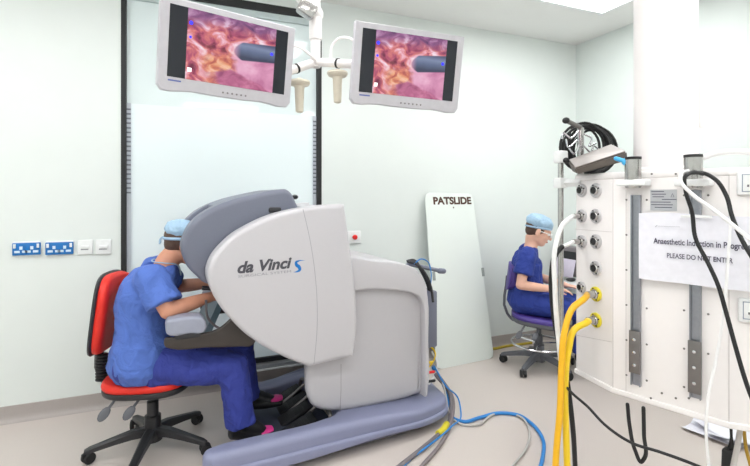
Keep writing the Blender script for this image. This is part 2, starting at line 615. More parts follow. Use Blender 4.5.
# ================================================================ SURGEON CONSOLE
CO, CR = V((.75, 2.75, 0)), math.radians(4)
con = thing('surgeon_console', 'large white and grey robotic surgery console the seated man leans into', 'surgical console', CO, CR)
CM = WM[con.name]
CMI = CM.inverted()
def cl(px, py, c):
    """Picture measurement to console coordinates on its lengthwise plane c."""
    n = CM.to_3x3() @ V((0, 1, 0))
    return CMI @ on_plane(px, py, CM @ V((0, c, 0)), n)
XZ = Matrix(((1, 0, 0, 0), (0, 0, 1, 0), (0, 1, 0, 0), (0, 0, 0, 1)))   # (u, v, w) -> (x, z, y)
def outline(pxs, c, n=6):
    return [(p.x, p.z) for p in cr([V((q.x, q.z)).to_3d() for q in (cl(*p, c) for p in pxs)], n, True) for p in [V((p.x, 0, p.y))]]
C_ = dict(local=True)
# platform: a U in plan round the foot tray
plan = cr([(-.69, -.47), (-.69, -.47), (-.2, -.475), (.25, -.47), (.56, -.445), (.715, -.37), (.76, -.2), (.76, .16), (.715, .33), (.56, .42), (.2, .46),
           (-.3, .47), (-.42, .46), (-.45, .4), (-.44, .35), (-.36, .33), (-.14, .33), (-.03, .31), (.02, .24), (.03, .1), (.03, -.1), (.02, -.25), (-.03, -.32), (-.12, -.345),
           (-.5, -.35), (-.66, -.355), (-.72, -.38), (-.725, -.44)], 5, True)
mb = MB().prism([(p.x, p.y) for p in map(lambda q: V((q[0], q[1])), [tuple(p) for p in plan])] if False else [(p[0], p[1]) for p in plan], .045, .18, .035, seg=5, bev0=.012)
for v in mb.b.verts:
    k = max(0, min(1, (v.co.x + .1) / .75))
    k = k * k * (3 - 2 * k)
    v.co.z = .045 + (v.co.z - .045) * (1 - .28 * k)
    fk = max(0, min(1, (v.co.y - .1) / .25)) * max(0, min(1, (.1 - v.co.x) / .3))
    v.co.z = .045 + (v.co.z - .045) * (1 - .5 * fk)
    arch = math.exp(-((v.co.x - .2) / .3) ** 2)
    if v.co.z < .07:
        v.co.z += .02 * arch
build('platform', mb, M_BASE, con, **C_)
sk = MB().prism([(p[0] * 1.012 - .004, p[1] * 1.03) for p in plan], .045, .105, .014, bev0=.01)
for v in sk.b.verts:
    k = max(0, min(1, (v.co.x + .1) / .75))
    v.co.z = .045 + (v.co.z - .045) * (1 - .3 * k * k * (3 - 2 * k))
    if v.co.z < .07:
        v.co.z += .02 * math.exp(-((v.co.x - .2) / .3) ** 2)
    fk = max(0, min(1, (v.co.y - .1) / .25)) * max(0, min(1, (.1 - v.co.x) / .3))
    v.co.z = .045 + (v.co.z - .045) * (1 - .5 * fk)
    if abs(v.co.y) < .37 and v.co.x < .04:
        v.co.y = math.copysign(max(abs(v.co.y), .352), v.co.y) if v.co.x < -.1 else v.co.y
build('platform_skirt', sk, M_BASE, con, **C_)
tray = MB().box((-.22, 0, .035), (.5, .68, .03), .006)
build('foot_tray', tray, M_TRAY, con, **C_)
# pedals
for k, (x, y, w) in enumerate(((-.19, -.2, .12), (-.17, -.04, .11), (-.14, .1, .1), (-.15, .23, .1))):
    Mx = Matrix.Translation((x, y, .085)) @ Matrix.Rotation(math.radians(-22), 4, 'Y')
    p = MB().box((0, 0, 0), (.2, w, .022), .007, Mx)
    for j in range(5):
        p.box((-.06 + j * .03, 0, .013), (.008, w * .8, .006), .002, Mx)
    p.box((.06, 0, -.03), (.05, w * .7, .045), .005, Mx)
    build('pedal', p, M_RUB, con, **C_)
fr = MB()
fr.tube([(-.05, -.28, .05), (-.03, -.28, .15), (-.03, -.2, .17), (-.03, .22, .17), (-.03, .28, .15), (-.05, .28, .05)], .012, smooth=4)
for y in (-.13, .03, .17):
    fr.tube([(-.03, y, .17), (-.1, y, .12), (-.2, y, .06)], .009, smooth=3)
build('pedal_frame', fr, M_STEELD, con, **C_)
# main white shell: two side wings and the bridge between them
wing = [(207.5, 272), (210, 263), (215, 254), (223, 245), (234, 235), (249, 226), (268, 217), (290, 210.5), (312, 206.5), (345, 204), (345, 204), (350, 240), (354, 270), (357.5, 305),
        (357, 335), (354, 357), (354, 357), (332, 362), (309.5, 367.5), (309.5, 367.5), (287, 359), (262, 346), (245, 334), (231, 320), (219, 305), (211, 289), (208, 280)]
WY = -.42
ol = [(p[0], p[1]) for p in cr([V((q.x, q.z, 0)) for q in (cl(*p, WY) for p in wing)], 5, True)]
build('side_shell', MB().prism(ol, WY, -.29, .02, XZ, 5, bev0=.026), M_SHELL, con, angle=50, **C_)
xq = max(p[0] for p in ol)
ol2 = [(xq + (p[0] - xq) * .6, p[1]) for p in ol]
build('side_shell', MB().prism(ol2, .42, .29, .02, XZ, 5, bev0=.026), M_SHELL, con, angle=50, **C_)
cx = [p for p in ol]
zt = max(p[1] for p in ol)
bridge = [(-.24, .62), (-.24, zt - .09), (-.2, zt - .015), (-.02, zt - .012), (.0, zt - .03), (.075, .82), (.06, .52), (-.15, .52)]
build('bridge_cover', MB().prism(bridge, -.3, .3, .008, XZ), M_SHELL, con, **C_)
# seam on the wing and a small black vent on the top
sp = [cl(303, 209, WY), cl(309, 235, WY), cl(314, 265, WY), cl(317, 300, WY), cl(317, 330, WY), cl(314, 364, WY)]
sm_ = MB()
pts = cr([p + V((0, -.0003, 0)) for p in sp], 6)
sm_.rings([[p + V((-.0011, .002, 0)), p + V((.0011, .002, 0)), p + V((.0011, -.0003, 0)), p + V((-.0011, -.0003, 0))] for p in pts])
build('shell_seam', sm_, M_LOGOS, con, **C_)
v = cl(272, 208, -.2)
build('hinge_cover', MB().box((v.x, v.y, v.z - .01), (.07, .16, .03), .01), M_DARK, con, **C_)
# grey viewer hood: two cheeks and the middle
hood = [(183, 257), (181, 247), (184, 236), (190, 225), (199, 216), (212, 208), (232, 200), (258, 193.5), (284, 189), (286, 189), (290, 191), (297, 203), (300, 210), (290, 240), (262, 275),
        (235, 288), (212, 285), (206, 284), (196, 276), (187, 266)]
HY = -.27
hl = [(p[0], p[1]) for p in cr([V((q.x, q.z, 0)) for q in (cl(*p, HY) for p in hood)], 5, True)]
hm = MB().prism(hl, HY, -.125, .012, XZ, 5, bev0=.03)
hm.prism(hl, .27, .125, .012, XZ, 5, bev0=.03)
hx0 = min(p[0] for p in hl)
mid = [(max(p[0], hx0 + .17), p[1]) for p in hl]
hm.prism(mid, -.13, .13, 0, XZ)
build('viewer_hood', hm, M_GREY, con, angle=30, **C_)
build('headrest', MB().box((hx0 + .165, 0, 1.25), (.05, .2, .09), .02), M_RUB, con, **C_)
k = cl(294, 197, HY + .1)
build('hood_knob', MB().ell((k.x + .005, k.y, k.z), (.014, .05, .014)), M_DARK, con, **C_)
# pod behind
PY = -.37
pod = [(307, 362), (307, 362), (309, 404), (313, 411), (322, 416), (336, 417), (380, 410.5), (420, 400), (427, 397), (428.5, 390), (429, 340), (428.5, 298), (426, 284), (419, 272), (408, 265), (394, 262), (376, 260.5), (350, 259.5), (335, 262), (318, 280)]
pl = [(p[0], p[1]) for p in cr([V((q.x, q.z, 0)) for q in (cl(*p, PY) for p in pod)], 4, True)]
inner = MB().prism(pl, PY + .045, -PY - .045, .05, XZ, 5)
for v in inner.b.verts:
    v.co.x += max(0, min(1, (.1 - v.co.x) / .2)) * .3 * (v.co.y + .34)
build('pod_body', inner, M_SHELL2, con, angle=50, **C_)
capo = [(340, 259), (376, 260.5), (394, 262), (408, 265), (419, 272), (426, 284), (428.5, 298), (429, 340), (428.5, 390), (427, 397), (425.5, 397.5), (425.5, 397.5),
        (425.5, 345), (425, 318), (423, 304), (419, 297), (411, 293), (396, 290.5), (376, 289), (340, 288)]
capl = [(p[0], p[1]) for p in cr([V((q.x, q.z, 0)) for q in (cl(*p, PY) for p in capo)], 4, True)]
cb = MB().prism(capl, PY, -PY, .012, XZ, 4)
build('pod_lid', cb, M_SHELL, con, angle=50, **C_)
# near skirt panel seam on the pod
sp = [cl(341, 364, PY + .045), cl(341, 390, PY + .045), cl(340, 412, PY + .045)]
s2 = MB()
s2.rings([[p + V((-.0012, .002, 0)), p + V((.0012, .002, 0)), p + V((.0012, -.0004, 0)), p + V((-.0012, -.0004, 0))] for p in sp])
build('pod_seam', s2, M_CABG, con, **C_)
# rear box, handle bar, cable bundle
xr = max(p[0] for p in pl)
a, b2 = cl(433, 290, -.3), cl(433, 346, -.3)
build('rear_box', MB().box((xr + .03, .0, (a.z + b2.z) / 2), (.11, .66, a.z - b2.z), .012), M_GREY, con, **C_)
h = MB()
p0, p1 = cl(409, 264, -.2), cl(441, 271, -.25)
h.tube([p0 + V((-.05, 0, -.02)), p0, p1], [.013, .013, .013], n=12)
h.tube([p1 + V((-.012, 0, .002)), p1 + V((.02, 0, -.002))], .018, n=14, dome=True)
build('push_handle', h, M_GREY, con, **C_)
h = MB()
for q in range(3):
    o = V((0, .015 * q, 0))
    h.tube([cl(409, 262, -.28) + o, cl(416, 264, -.3) + o + V((0, 0, .01 * q)), cl(424, 272, -.32) + o, cl(431, 288, -.33) + o, cl(433, 302, -.33) + o], .009, smooth=5)
build('rear_cable_loop', h, M_DARK, con, **C_)
h = MB().tube([cl(414, 264, -.3), cl(421, 259, -.3), cl(428, 262, -.3), cl(431, 272, -.3), cl(430, 290, -.3)], .004, smooth=5)
build('blue_lead', h, M_CABB, con, **C_)['label'] = 'thin blue lead'
for py, m, dx in ((372, M_BUTTON, .03), (381, M_DARK, .035), (362, M_YEL, .02)):
    q = cl(429, py, -.25)
    build('cable_plug', MB().tube([q + V((-.05, 0, 0)), q + V((dx, -.01, 0))], .009, n=10, dome=True), m, con, **C_)
h = MB()
h.box((xr - .03, 0, .3), (.05, .5, .3), .01)
build('rear_panel', h, M_STEELD, con, **C_)
# armrest and its arms
AY = -.33
ar = [(165, 339), (175, 338), (203, 334), (212, 332), (219, 329), (227, 323), (233, 318), (238, 321), (250, 333), (256, 341), (252, 346), (240, 347), (205, 348), (170, 349), (165, 347)]
al = [(p[0], p[1]) for p in cr([V((q.x, q.z, 0)) for q in (cl(*p, AY) for p in ar)], 4, True)]
build('arm_bracket', MB().prism(al, AY, AY + .028, .008, XZ), M_ARM, con, **C_)
al2 = [(p[0] + .22, p[1]) for p in al]
build('arm_bracket', MB().prism(al2, -AY, -AY - .028, .008, XZ), M_ARM, con, **C_)
pd = [(167, 335), (166, 325), (168, 321), (174, 319.5), (196, 317), (202, 317.5), (205.5, 321), (206, 330), (204, 332.5), (190, 334)]
pdl = [(p[0], p[1]) for p in cr([V((q.x, q.z, 0)) for q in (cl(*p, AY - .01) for p in pd)], 4, True)]
build('armrest_pad', MB().prism(pdl, AY - .01, AY + .1, .014, XZ), M_PADG, con, angle=50, **C_)
build('armrest_pad', MB().prism([(p[0] + .22, p[1]) for p in pdl], -AY + .01, -AY - .1, .014, XZ), M_PADG, con, angle=50, **C_)
zb = min(p[1] for p in pdl)
xm = sum(p[0] for p in pdl) / len(pdl)
for s_ in (-1, 1):
    build('pad_mount', MB().box((xm + (.22 if s_ > 0 else 0), s_ * .3, zb - .008), (.12, .06, .03), .006), M_DARK, con, **C_)
# sloping panel and cable under the hood
q0, q1 = cl(213, 302, .1), cl(198, 334, .1)
h = MB().rings([[q + V((dx, y, 0)) for dx, y in ((-.018, -.2), (.018, -.2), (.018, .2), (-.018, .2))] for q in (q0 + V((.03, 0, .06)), q1 + V((0, 0, -.02)))])
build('sloping_panel', h, mat('teal_grey', (88, 112, 124), .4), con, smooth=False, **C_)
h = MB().tube([cl(206, 300, -.2), cl(208, 318, -.2), cl(214, 325, -.2), cl(228, 331, -.2), cl(240, 333, -.2)], .006, smooth=5)
build('hand_control_cable', h, M_CABG, con, **C_)
for yy in (0, -.2):
    h = MB().tube([cl(202, 288, yy), cl(214, 289, yy), cl(226, 296, yy)], .012, smooth=4)
    build('hand_control', h, M_DARK, con, **C_)
# castors
for x, y in ((.56, -.31), (.56, .31), (-.55, -.41)):
    c = MB().lathe([(.02, -.014), (.04, -.014), (.044, -.008), (.044, .008), (.04, .014), (.02, .014)], Matrix.Translation((x, y, .0445)) @ Matrix.Rotation(math.pi / 2, 4, 'X'))
    c.box((x - .01, y, .085), (.05, .045, .03), .005)
    build('caster', c, M_RUB, con, **C_)
# badge lettering on the near wing
NW = V((0, -1, 0))
def cf(px, py):
    return cl(px, py, WY)
text('badge_lettering', 'da Vinci', cf(237.5, 273.2), cf(292, 267.4), NW, M_LOGO, con, height=.056, shear=.28, bold=.036, local=True)
text('badge_lettering', 'SURGICAL SYSTEM', cf(238.3, 277.8), cf(291, 272.4), NW, M_LOGOS, con, height=.0125, local=True)
sw = MB()
# the blue swoosh S
spts = [(305, 260.5, .0), (299, 260.8, .0035), (296, 262.3, .0065), (296.5, 264.8, .0085), (299, 267, .009), (299.8, 269.6, .0075), (297, 271.6, .004), (293.5, 272.1, .0005)]
cs = cr([V((*cf(p[0], p[1]), p[2])) for p in spts], 8)
R = []
for i, p in enumerate(cs):
    a, b3 = V(cs[max(0, i - 1)][:3]), V(cs[min(len(cs) - 1, i + 1)][:3])
    t = (b3 - a).normalized()
    n = V((-t.z, 0, t.x))
    w = max(p[3], .0004)
    q = V(p[:3]) + V((0, -.0012, 0))
    R.append([q + n * w, q - n * w])
sw.rings(R, closed=False, cap=False)
build('badge_swoosh', sw, M_LOGOB, con, smooth=False, **C_)

# ================================================================ PEOPLE
def head_lumps(mb, H):
    e = lambda c, r: mb.ell(c, r, H, 18)
    e((-.015, 0, .035), (.097, .077, .085))
    e((.03, 0, -.03), (.062, .061, .082))
    e((.05, 0, -.085), (.036, .037, .028))
    e((.0, 0, -.06), (.06, .055, .045))
    e((.072, 0, .026), (.02, .046, .012))
    e((.088, 0, -.06), (.01, .022, .009))
    mb.tube([H @ V((.084, 0, .016)), H @ V((.099, 0, -.01)), H @ V((.108, 0, -.028))], [.007, .009, .012], n=10, dome=True)
    for s in (-1, 1):
        e((.088, s * .012, -.03), (.012, .008, .008))
        e((-.006, s * .083, -.01), (.02, .01, .034))
        e((.055, s * .042, -.03), (.024, .02, .022))
def hand_lumps(mb, w, d, n, thumb, curl=.35, k=1.0):
    d = d.normalized()
    n = (n - d * n.dot(d)).normalized()
    s = n.cross(d)
    mb.loft([w - d * .02, w + d * .03 * k, w + d * .085 * k], [(.026 * k, .019 * k), (.036 * k, .016 * k), (.041 * k, .013 * k)], s, n=14, smooth=3)
    for j, L in enumerate((.068, .078, .073, .058)):
        p = w + d * .08 * k + s * thumb * (.031 - .0205 * j) * k
        dd = d + s * thumb * (.1 - .07 * j)
        pts = [p - dd * .015, p]
        a = 0
        for q in (.45, .32, .25):
            a += curl
            p = p + (dd * math.cos(a) + n * math.sin(a)).normalized() * L * q * k
            pts.append(p)
        mb.tube(pts, [.0095 * k, .0092 * k, .0088 * k, .008 * k, .007 * k], n=10, dome=True)
    p = w + d * .025 * k + s * thumb * .026 * k
    p2 = p + (d * .6 + s * thumb * .7 + n * .35).normalized() * .042 * k
    p3 = p2 + (d * .9 + s * thumb * .25 + n * .4).normalized() * .032 * k
    mb.tube([p, p2, p3], [.0125 * k, .0105 * k, .008 * k], n=10, dome=True)

def person(J, label, skin, top_m, trou_m, glasses=False, size=1.0, cloth_amp=.0085):
    r = thing('person', label, 'person', (J['pelvis'].x, J['pelvis'].y, 0))
    H = axes(J['head'], J['look'], n=None, v=V((0, 0, 1)).cross(J['look']))
    side = J.get('side', V((0, 1, 0)))
    mb = MB()
    head_lumps(mb, H)
    z = size
    # neck and torso
    mb.loft([J['neck'] - V((.02, 0, .05)), J['neck'], H @ V((-.03, 0, -.06))], [(.07 * z, .06 * z), (.056 * z, .058 * z), (.054 * z, .06 * z)], side, n=18)
    mb.loft([J['pelvis'], J['waist'], J['chest'], J['neck'] - V((.01, 0, .06))], [(.155 * z, .11 * z), (.14 * z, .1 * z), (.15 * z, .09 * z), (.08 * z, .06 * z)], side, n=24)
    for s in 'RL':
        sh, el, wr = J['sh' + s], J['el' + s], J['wr' + s]
        mb.tube([sh, sh.lerp(el, .5), el], [.052 * z, .047 * z, .04 * z], n=14, smooth=3, dome=True)
        mb.tube([el, el.lerp(wr, .35), wr], [.041 * z, .04 * z, .026 * z], n=14, smooth=3, dome=True)
        hand_lumps(mb, wr, J['hd' + s], J['hn' + s], 1 if s == 'R' else -1, J.get('curl', .35), .98 * z)
        hp, kn, an = J['hip' + s], J['kn' + s], J['an' + s]
        mb.tube([hp, hp.lerp(kn, .5), kn], [.08 * z, .07 * z, .052 * z], n=14, smooth=3, dome=True)
        mb.tube([kn, kn.lerp(an, .35), an], [.052 * z, .05 * z, .036 * z], n=14, smooth=3, dome=True)
        fd = J['ft' + s] - an
        mb.tube([an, an.lerp(J['ft' + s], .5), J['ft' + s]], [.036 * z, .032 * z, .025 * z], n=12, smooth=3, dome=True)
    me = bake(mb, .0055, 3)
    link('body', me, skin, r)
    # trousers
    t = MB()
    pz = J['pelvis']
    F_ = axes(pz, side.cross(V((0, 0, 1))), v=side)
    t.ell((0, 0, .01), (.155 * z, .19 * z, .115 * z), F_)
    t.ell((.06, 0, .02), (.14 * z, .17 * z, .095 * z), F_)
    for s in 'RL':
        hp, kn, an = J['hip' + s], J['kn' + s], J['an' + s]
        t.tube([hp - (kn - hp) * .15, hp.lerp(kn, .5), kn], [.112 * z, .1 * z, .083 * z], n=18, smooth=4, dome=True)
        t.tube([kn, kn.lerp(an, .25), kn.lerp(an, .6), an + (an - kn) * .06], [.083 * z, .081 * z, .08 * z, .084 * z], n=18, smooth=4)
    link('trousers', bake(t, .009, 3, cloth_amp * 1.3, 9), trou_m, r)
    # scrub top
    t = MB()
    wa, ch = J['waist'], J['chest']
    t.loft([pz - V((.005, 0, .02)), pz.lerp(wa, .55), wa, ch, J['neck'] - V((.02, 0, .075)), J['neck'] - V((.012, 0, .03))],
           [(.212 * z, .172 * z), (.196 * z, .156 * z), (.178 * z, .135 * z), (.19 * z, .13 * z), (.12 * z, .085 * z), (.072 * z, .068 * z)], side, n=28)
    for s in 'RL':
        sh, el = J['sh' + s], J['el' + s]
        e2 = sh.lerp(el, J.get('sleeve', .72))
        t.tube([sh.lerp(ch, .25), sh, sh.lerp(e2, .5), e2], [.085 * z, .08 * z, .083 * z, .088 * z], n=18, smooth=4)
    link('scrub_top', bake(t, .009, 2, cloth_amp * 1.4, 8), top_m, r)
    # shoes
    for s in 'RL':
        an, ft = J['an' + s], J['ft' + s]
        kn = J['kn' + s]
        ds = (ft - an)
        sk_ = MB().tube([an.lerp(kn, .2), an.lerp(kn, .05), an, an + ds * .35, an + ds * .8], [.047 * z, .046 * z, .047 * z, .045 * z, .036 * z], n=16, smooth=4, dome=True)
        build('sock', sk_, M_SHOE, r, angle=80)
        d = (ft - an)
        heel = V((an.x, an.y, an.z - .05)) - V((d.x, d.y, 0)).normalized() * .045
        toe = V((ft.x, ft.y, min(ft.z, an.z - .01)))
        sb = MB()
        sb.loft([heel, heel.lerp(toe, .35) + V((0, 0, .008)), heel.lerp(toe, .75), toe + (toe - heel).normalized() * .03], [(.034, .038), (.038, .046), (.046, .034), (.034, .022)], V((-d.y, d.x, 0)).normalized(), n=18)
        so = link('shoe', bake(sb, .006, 2), M_SHOE, r)
        if J.get('pink'):
            fd = V((d.x, d.y, 0)).normalized()
            c = toe + V((0, 0, .024)) + fd * .0
            pk = MB().loft([c - fd * .032, c, c + fd * .034], [(.042, .012), (.042, .016), (.03, .012)], V((-fd.y, fd.x, 0)), n=14)
            build('shoe_strap', pk, M_PINK, so, angle=60)
    # eyes, hair and cap
    for s in (-1, 1):
        build('eye', MB().ell((.079, s * .031, .003), (.0125, .0125, .0115), H, 12), M_EYE, r, angle=60)
    hb = MB()
    hb.ell((-.022, 0, .028), (.096, .0795, .085), H)
    hb.ell((-.056, 0, -.012), (.05, .062, .056), H)
    link('hair', bake(hb, .006, 2), M_HAIR, r)
    cb = MB()
    P = J.get('puff', .0)
    cb.ell((-.018 - P * .2, 0, .068 + P * .3), (.104 + P, .088 + P, .058 + P), H)
    cb.ell((-.045 - P * .2, 0, .055), (.08 + P * .6, .083 + P * .7, .045 + P * .4), H)
    cap_me = bake(cb, .006, 2, .005, 34)
    cap = link('surgical_cap', cap_me, M_CAP, r)
    band = MB()
    Rb = [H @ V((-.014 + (.097) * math.cos(a), .082 * math.sin(a), .026 + .024 * math.cos(a))) for a in [2 * math.pi * k / 32 for k in range(32)]]
    band.tube(Rb, .008, n=8, closed=True)
    build('cap_band', band, M_CAP, cap, angle=80)
    if J.get('ties'):
        tb = MB()
        for s in (-1, 1):
            tb.tube([H @ V((-.112, s * .01, .01)), H @ V((-.125, s * .02, -.005)), H @ V((-.122, s * .035, -.03))], .005, smooth=4, n=8)
        build('cap_tie', tb, M_CAP, cap, angle=80)
    if glasses:
        gb = MB()
        for s in (-1, 1):
            ring = [H @ V((.099 + .004 * math.cos(a) * 0, s * (.033 + .024 * math.cos(a)), .002 + .018 * math.sin(a))) for a in [2 * math.pi * k / 20 for k in range(20)]]
            gb.tube(ring, .0028, n=6, closed=True)
            gb.tube([H @ V((.097, s * .058, .006)), H @ V((.05, s * .078, .008)), H @ V((-.005, s * .084, .004))], .003, n=6, smooth=3)
        gb.tube([H @ V((.1, -.01, .004)), H @ V((.104, 0, .007)), H @ V((.1, .01, .004))], .0025, n=6)
        build('glasses', gb, M_PLASTW, r, angle=80)
    build('mouth', MB().ell((.0925, 0, -.06), (.0065, .021, .0065), H, 12), M_LIP, r, angle=80)
    return r, H

YM = 2.70
J = dict(
    head=on_y(185, 243, YM), look=V((1, 0, -.28)).normalized(), neck=V((-.12, YM, 1.045)),
    pelvis=V((-.235, YM, .52)), waist=V((-.24, YM, .7)), chest=V((-.22, YM, .9)),
    shR=V((-.185, 2.525, .985)), elR=on_y(168, 311, 2.46), wrR=on_y(213, 296, 2.56),
    shL=V((-.185, 2.875, .985)), elL=V((-.09, 2.95, .86)), wrL=V((.13, 2.86, .885)),
    hdR=V((1, .25, .25)), hdL=V((1, -.2, .2)), hnR=V((.1, .9, -.5)), hnL=V((.1, -.9, -.5)), curl=.4,
    hipR=V((-.2, 2.61, .52)), hipL=V((-.2, 2.79, .52)),
    knR=on_y(233, 366, 2.54), knL=V((.28, 2.86, .49)),
    anR=on_y(240, 421, 2.53), anL=V((.325, 2.87, .17)),
    ftR=on_y(266, 434, 2.54), ftL=V((.5, 2.85, .105)), pink=True, ties=True, sleeve=.8)
man, MH = person(J, 'man in blue scrubs and blue cap seated with his face in the console', M_SKIN, M_SCRUB, M_TROU)
# lanyard round his neck
lb = MB()
n0 = J['neck']
lb.tube([n0 + V((.07, -.02, -.075)), n0 + V((.05, -.065, -.01)), n0 + V((-.01, -.085, .005)), n0 + V((-.06, -.06, .01)), n0 + V((-.075, 0, .012)), n0 + V((-.06, .06, .01)), n0 + V((.05, .065, -.02)), n0 + V((.07, .02, -.075))], .0032, smooth=5, n=8)
build('lanyard', lb, M_CAP, man, angle=80)

WO, WR = on_y(526, 300, 2.94), math.radians(-40)
def wl_(x, y, z):
    return V((WO.x, WO.y, 0)) + Matrix.Rotation(WR, 3, 'Z') @ V((x, y, z))
wd_ = lambda x, y, z: Matrix.Rotation(WR, 3, 'Z') @ V((x, y, z)).normalized()
Jw = dict(
    head=wl_(.1, 0, 1.122), look=wd_(1, 0, -.42), neck=wl_(.04, 0, 1.005), side=wd_(0, 1, 0),
    pelvis=wl_(0, 0, .55), waist=wl_(.012, 0, .72), chest=wl_(.008, 0, .885),
    shR=wl_(.005, -.15, .94), elR=wl_(-.045, -.215, .71), wrR=wl_(.21, -.14, .675),
    shL=wl_(.01, .15, .94), elL=wl_(.07, .21, .72), wrL=wl_(.31, .08, .675),
    hdR=wd_(1, .15, .0), hdL=wd_(1, -.25, -.1), hnR=V((0, 0, -1)), hnL=V((0, 0, -1)), curl=.3,
    hipR=wl_(.03, -.08, .545), hipL=wl_(.03, .08, .545), knR=wl_(.45, -.11, .52), knL=wl_(.45, .11, .52),
    anR=wl_(.42, -.11, .2), anL=wl_(.42, .11, .2), ftR=wl_(.54, -.12, .135), ftL=wl_(.54, .12, .135), puff=.007, sleeve=.66)
woman, WH = person(Jw, 'woman in navy scrubs, glasses and blue cap working at the desk', M_SKINW, M_NAVY, M_NAVY, glasses=True, size=.9, cloth_amp=.005)

# ================================================================ CHAIRS
def chair(name, label, cat, loc, rz, seat_m, frame_m, seat_z, back_h, base_r, seatx=.24, seaty=.23, tilt=0, ring=None, levers=True, spin=0, hub_z=.1, backx=-.26, bw=.205, shell_m=None, slim=False):
    t = thing(name, label, cat, loc, rz)
    W = WM[t.name]
    St = Matrix.Translation((0, 0, seat_z)) @ Matrix.Rotation(tilt, 4, 'Y')
    def se(a, b, n=48, p=3.0):
        return [(a * math.copysign(abs(math.cos(q)) ** (2 / p), math.cos(q)), b * math.copysign(abs(math.sin(q)) ** (2 / p), math.sin(q))) for q in [2 * math.pi * k / n for k in range(n)]]
    build('seat', MB().prism(se(seatx, seaty), -.045, 0, .022, St), seat_m, t, local=True, angle=60)
    build('seat_shell', MB().prism(se(seatx - .002, seaty - .002), -.075, -.04, .004, St, bev0=.02), frame_m, t, local=True)
    # backrest, curved round the sitter
    z0, z1 = back_h
    def bk(off, th, grow):
        mb = MB()
        o = se(bw + grow, (z1 - z0) / 2 + grow)
        front, back = [], []
        R = []
        for d, sc in ((0, .0001), (0, .5), (0, .9), (th * .25, .975), (th * .6, 1), (th, .98), (th, .9), (th, .5), (th, .0001)):
            R.append([V((backx + off - d + (y * sc) ** 2 * .9 + (z * sc) * .12, y * sc, (z0 + z1) / 2 + z * sc)) for y, z in o])
        mb.rings(R, cap=False)
        return mb
    build('backrest', bk(.0, .05, 0), seat_m, t, local=True, angle=60)
    build('back_shell', bk(-.042, .024, .008), shell_m or frame_m, t, local=True, angle=60)
    pb = MB()
    pts = [V((-.1, 0, seat_z - .075)), V((backx - .02, 0, seat_z - .07)), V((backx - .065, 0, seat_z - .02)), V((backx - .065, 0, z0 + .1))]
    pb.tube(pts, .011 if slim else .022, smooth=4)
    for k in range(0 if slim else 9):
        pb.lathe([(.026, 0), (.033, .004), (.033, .01), (.026, .014)], Matrix.Translation((backx - .065, 0, seat_z - .045 + k * .0165)), 16)
    build('back_post', pb, frame_m, t, local=True)
    gl = MB().lathe([(.042, hub_z - .03), (.042, hub_z + .09), (.03, hub_z + .095), (.03, hub_z + .17), (.02, hub_z + .175), (.02, seat_z - .08)])
    gl.box((0, 0, seat_z - .085), (.2, .16, .03), .008)
    build('gas_lift', gl, frame_m, t, local=True)
    build('hub', MB().lathe([(.05, hub_z - .045), (.055, hub_z - .01), (.05, hub_z + .02), (.044, hub_z + .03)]), frame_m, t, local=True)
    for k in range(5):
        a = spin + 2 * math.pi * k / 5
        Ra = Matrix.Rotation(a, 4, 'Z')
        lg = MB()
        sec = [(.02, .03, hub_z + .008, .035), (.1, .026, hub_z + .006, .032), (.6 * base_r, .022, hub_z - .008, .026), (base_r - .01, .018, hub_z - .03, .02), (base_r + .012, .012, hub_z - .036, .016)]
        lg.rings([[Ra @ V((x, sy * w, zc + sz * hh)) for sy, sz in ((-1, -.6), (1, -.6), (1, .4), (.6, .7), (-.6, .7), (-1, .4))] for x, w, zc, hh in sec])
        leg = build('leg', lg, frame_m, t, local=True)
        Mc = Ra @ Matrix.Translation((base_r, 0, 0)) @ Matrix.Rotation(.7 + k, 4, 'Z')
        cb = MB()
        for sy in (-1, 1):
            cb.lathe([(.012, -.009), (.026, -.009), (.029, -.005), (.029, .005), (.026, .009), (.012, .009)], Mc @ Matrix.Translation((.008, sy * .015, .0295)) @ Matrix.Rotation(math.pi / 2, 4, 'X'), 18)
        cb.box((0, 0, .045), (.05, .022, .03), .006, Mc)
        cb.tube([Mc @ V((0, 0, .05)), Mc @ V((0, 0, hub_z - .03))], .008)
        build('caster', cb, M_RUB, leg, local=True)
    if levers:
        for x, dx in ((-.11, -.1), (.01, -.07)):
            lv = MB()
            A = V((x, -seaty * .72, seat_z - .065))
            B = A + V((-.03, -.03, -.045))
            lv.tube([A, B], .007)
            d = (B - A).normalized()
            mx = axes(B + d * .035, d, n=V((.2, -1, .2)))
            build('lever', lv.ell((0, 0, 0), (.038, .023, .008), mx, 14), M_CHAIRG if frame_m is M_CHAIR else frame_m, t, local=True)
    if ring:
        zr, rr = ring
        rb = MB()
        rb.tube([V((rr * math.cos(2 * math.pi * k / 48), rr * math.sin(2 * math.pi * k / 48), zr)) for k in range(48)], .009, closed=True)
        for k in range(3):
            a = 2 * math.pi * k / 3 + .4
            rb.tube([V((.03 * math.cos(a), .03 * math.sin(a), zr)), V((rr * math.cos(a), rr * math.sin(a), zr))], .007)
        build('foot_ring', rb, M_CHROME, t, local=True)
    return t
chair('office_chair', 'red upholstered office chair with black base under the man', 'office chair', (-.195, 2.765, 0), math.radians(-16), M_RED, M_CHAIR, .44, (.56, .985), .31, spin=math.radians(-16), seatx=.225, seaty=.23, backx=-.2)
chair('office_stool', 'purple swivel stool with chrome foot ring under the woman', 'stool', (WO.x + .085, WO.y - .055, 0), WR, M_PURP, M_CHAIRG, .445, (.64, .85), .29, tilt=math.radians(6), ring=(.2, .215), spin=.5, seatx=.215, seaty=.215, backx=-.185, bw=.15, shell_m=M_PURP, slim=True)

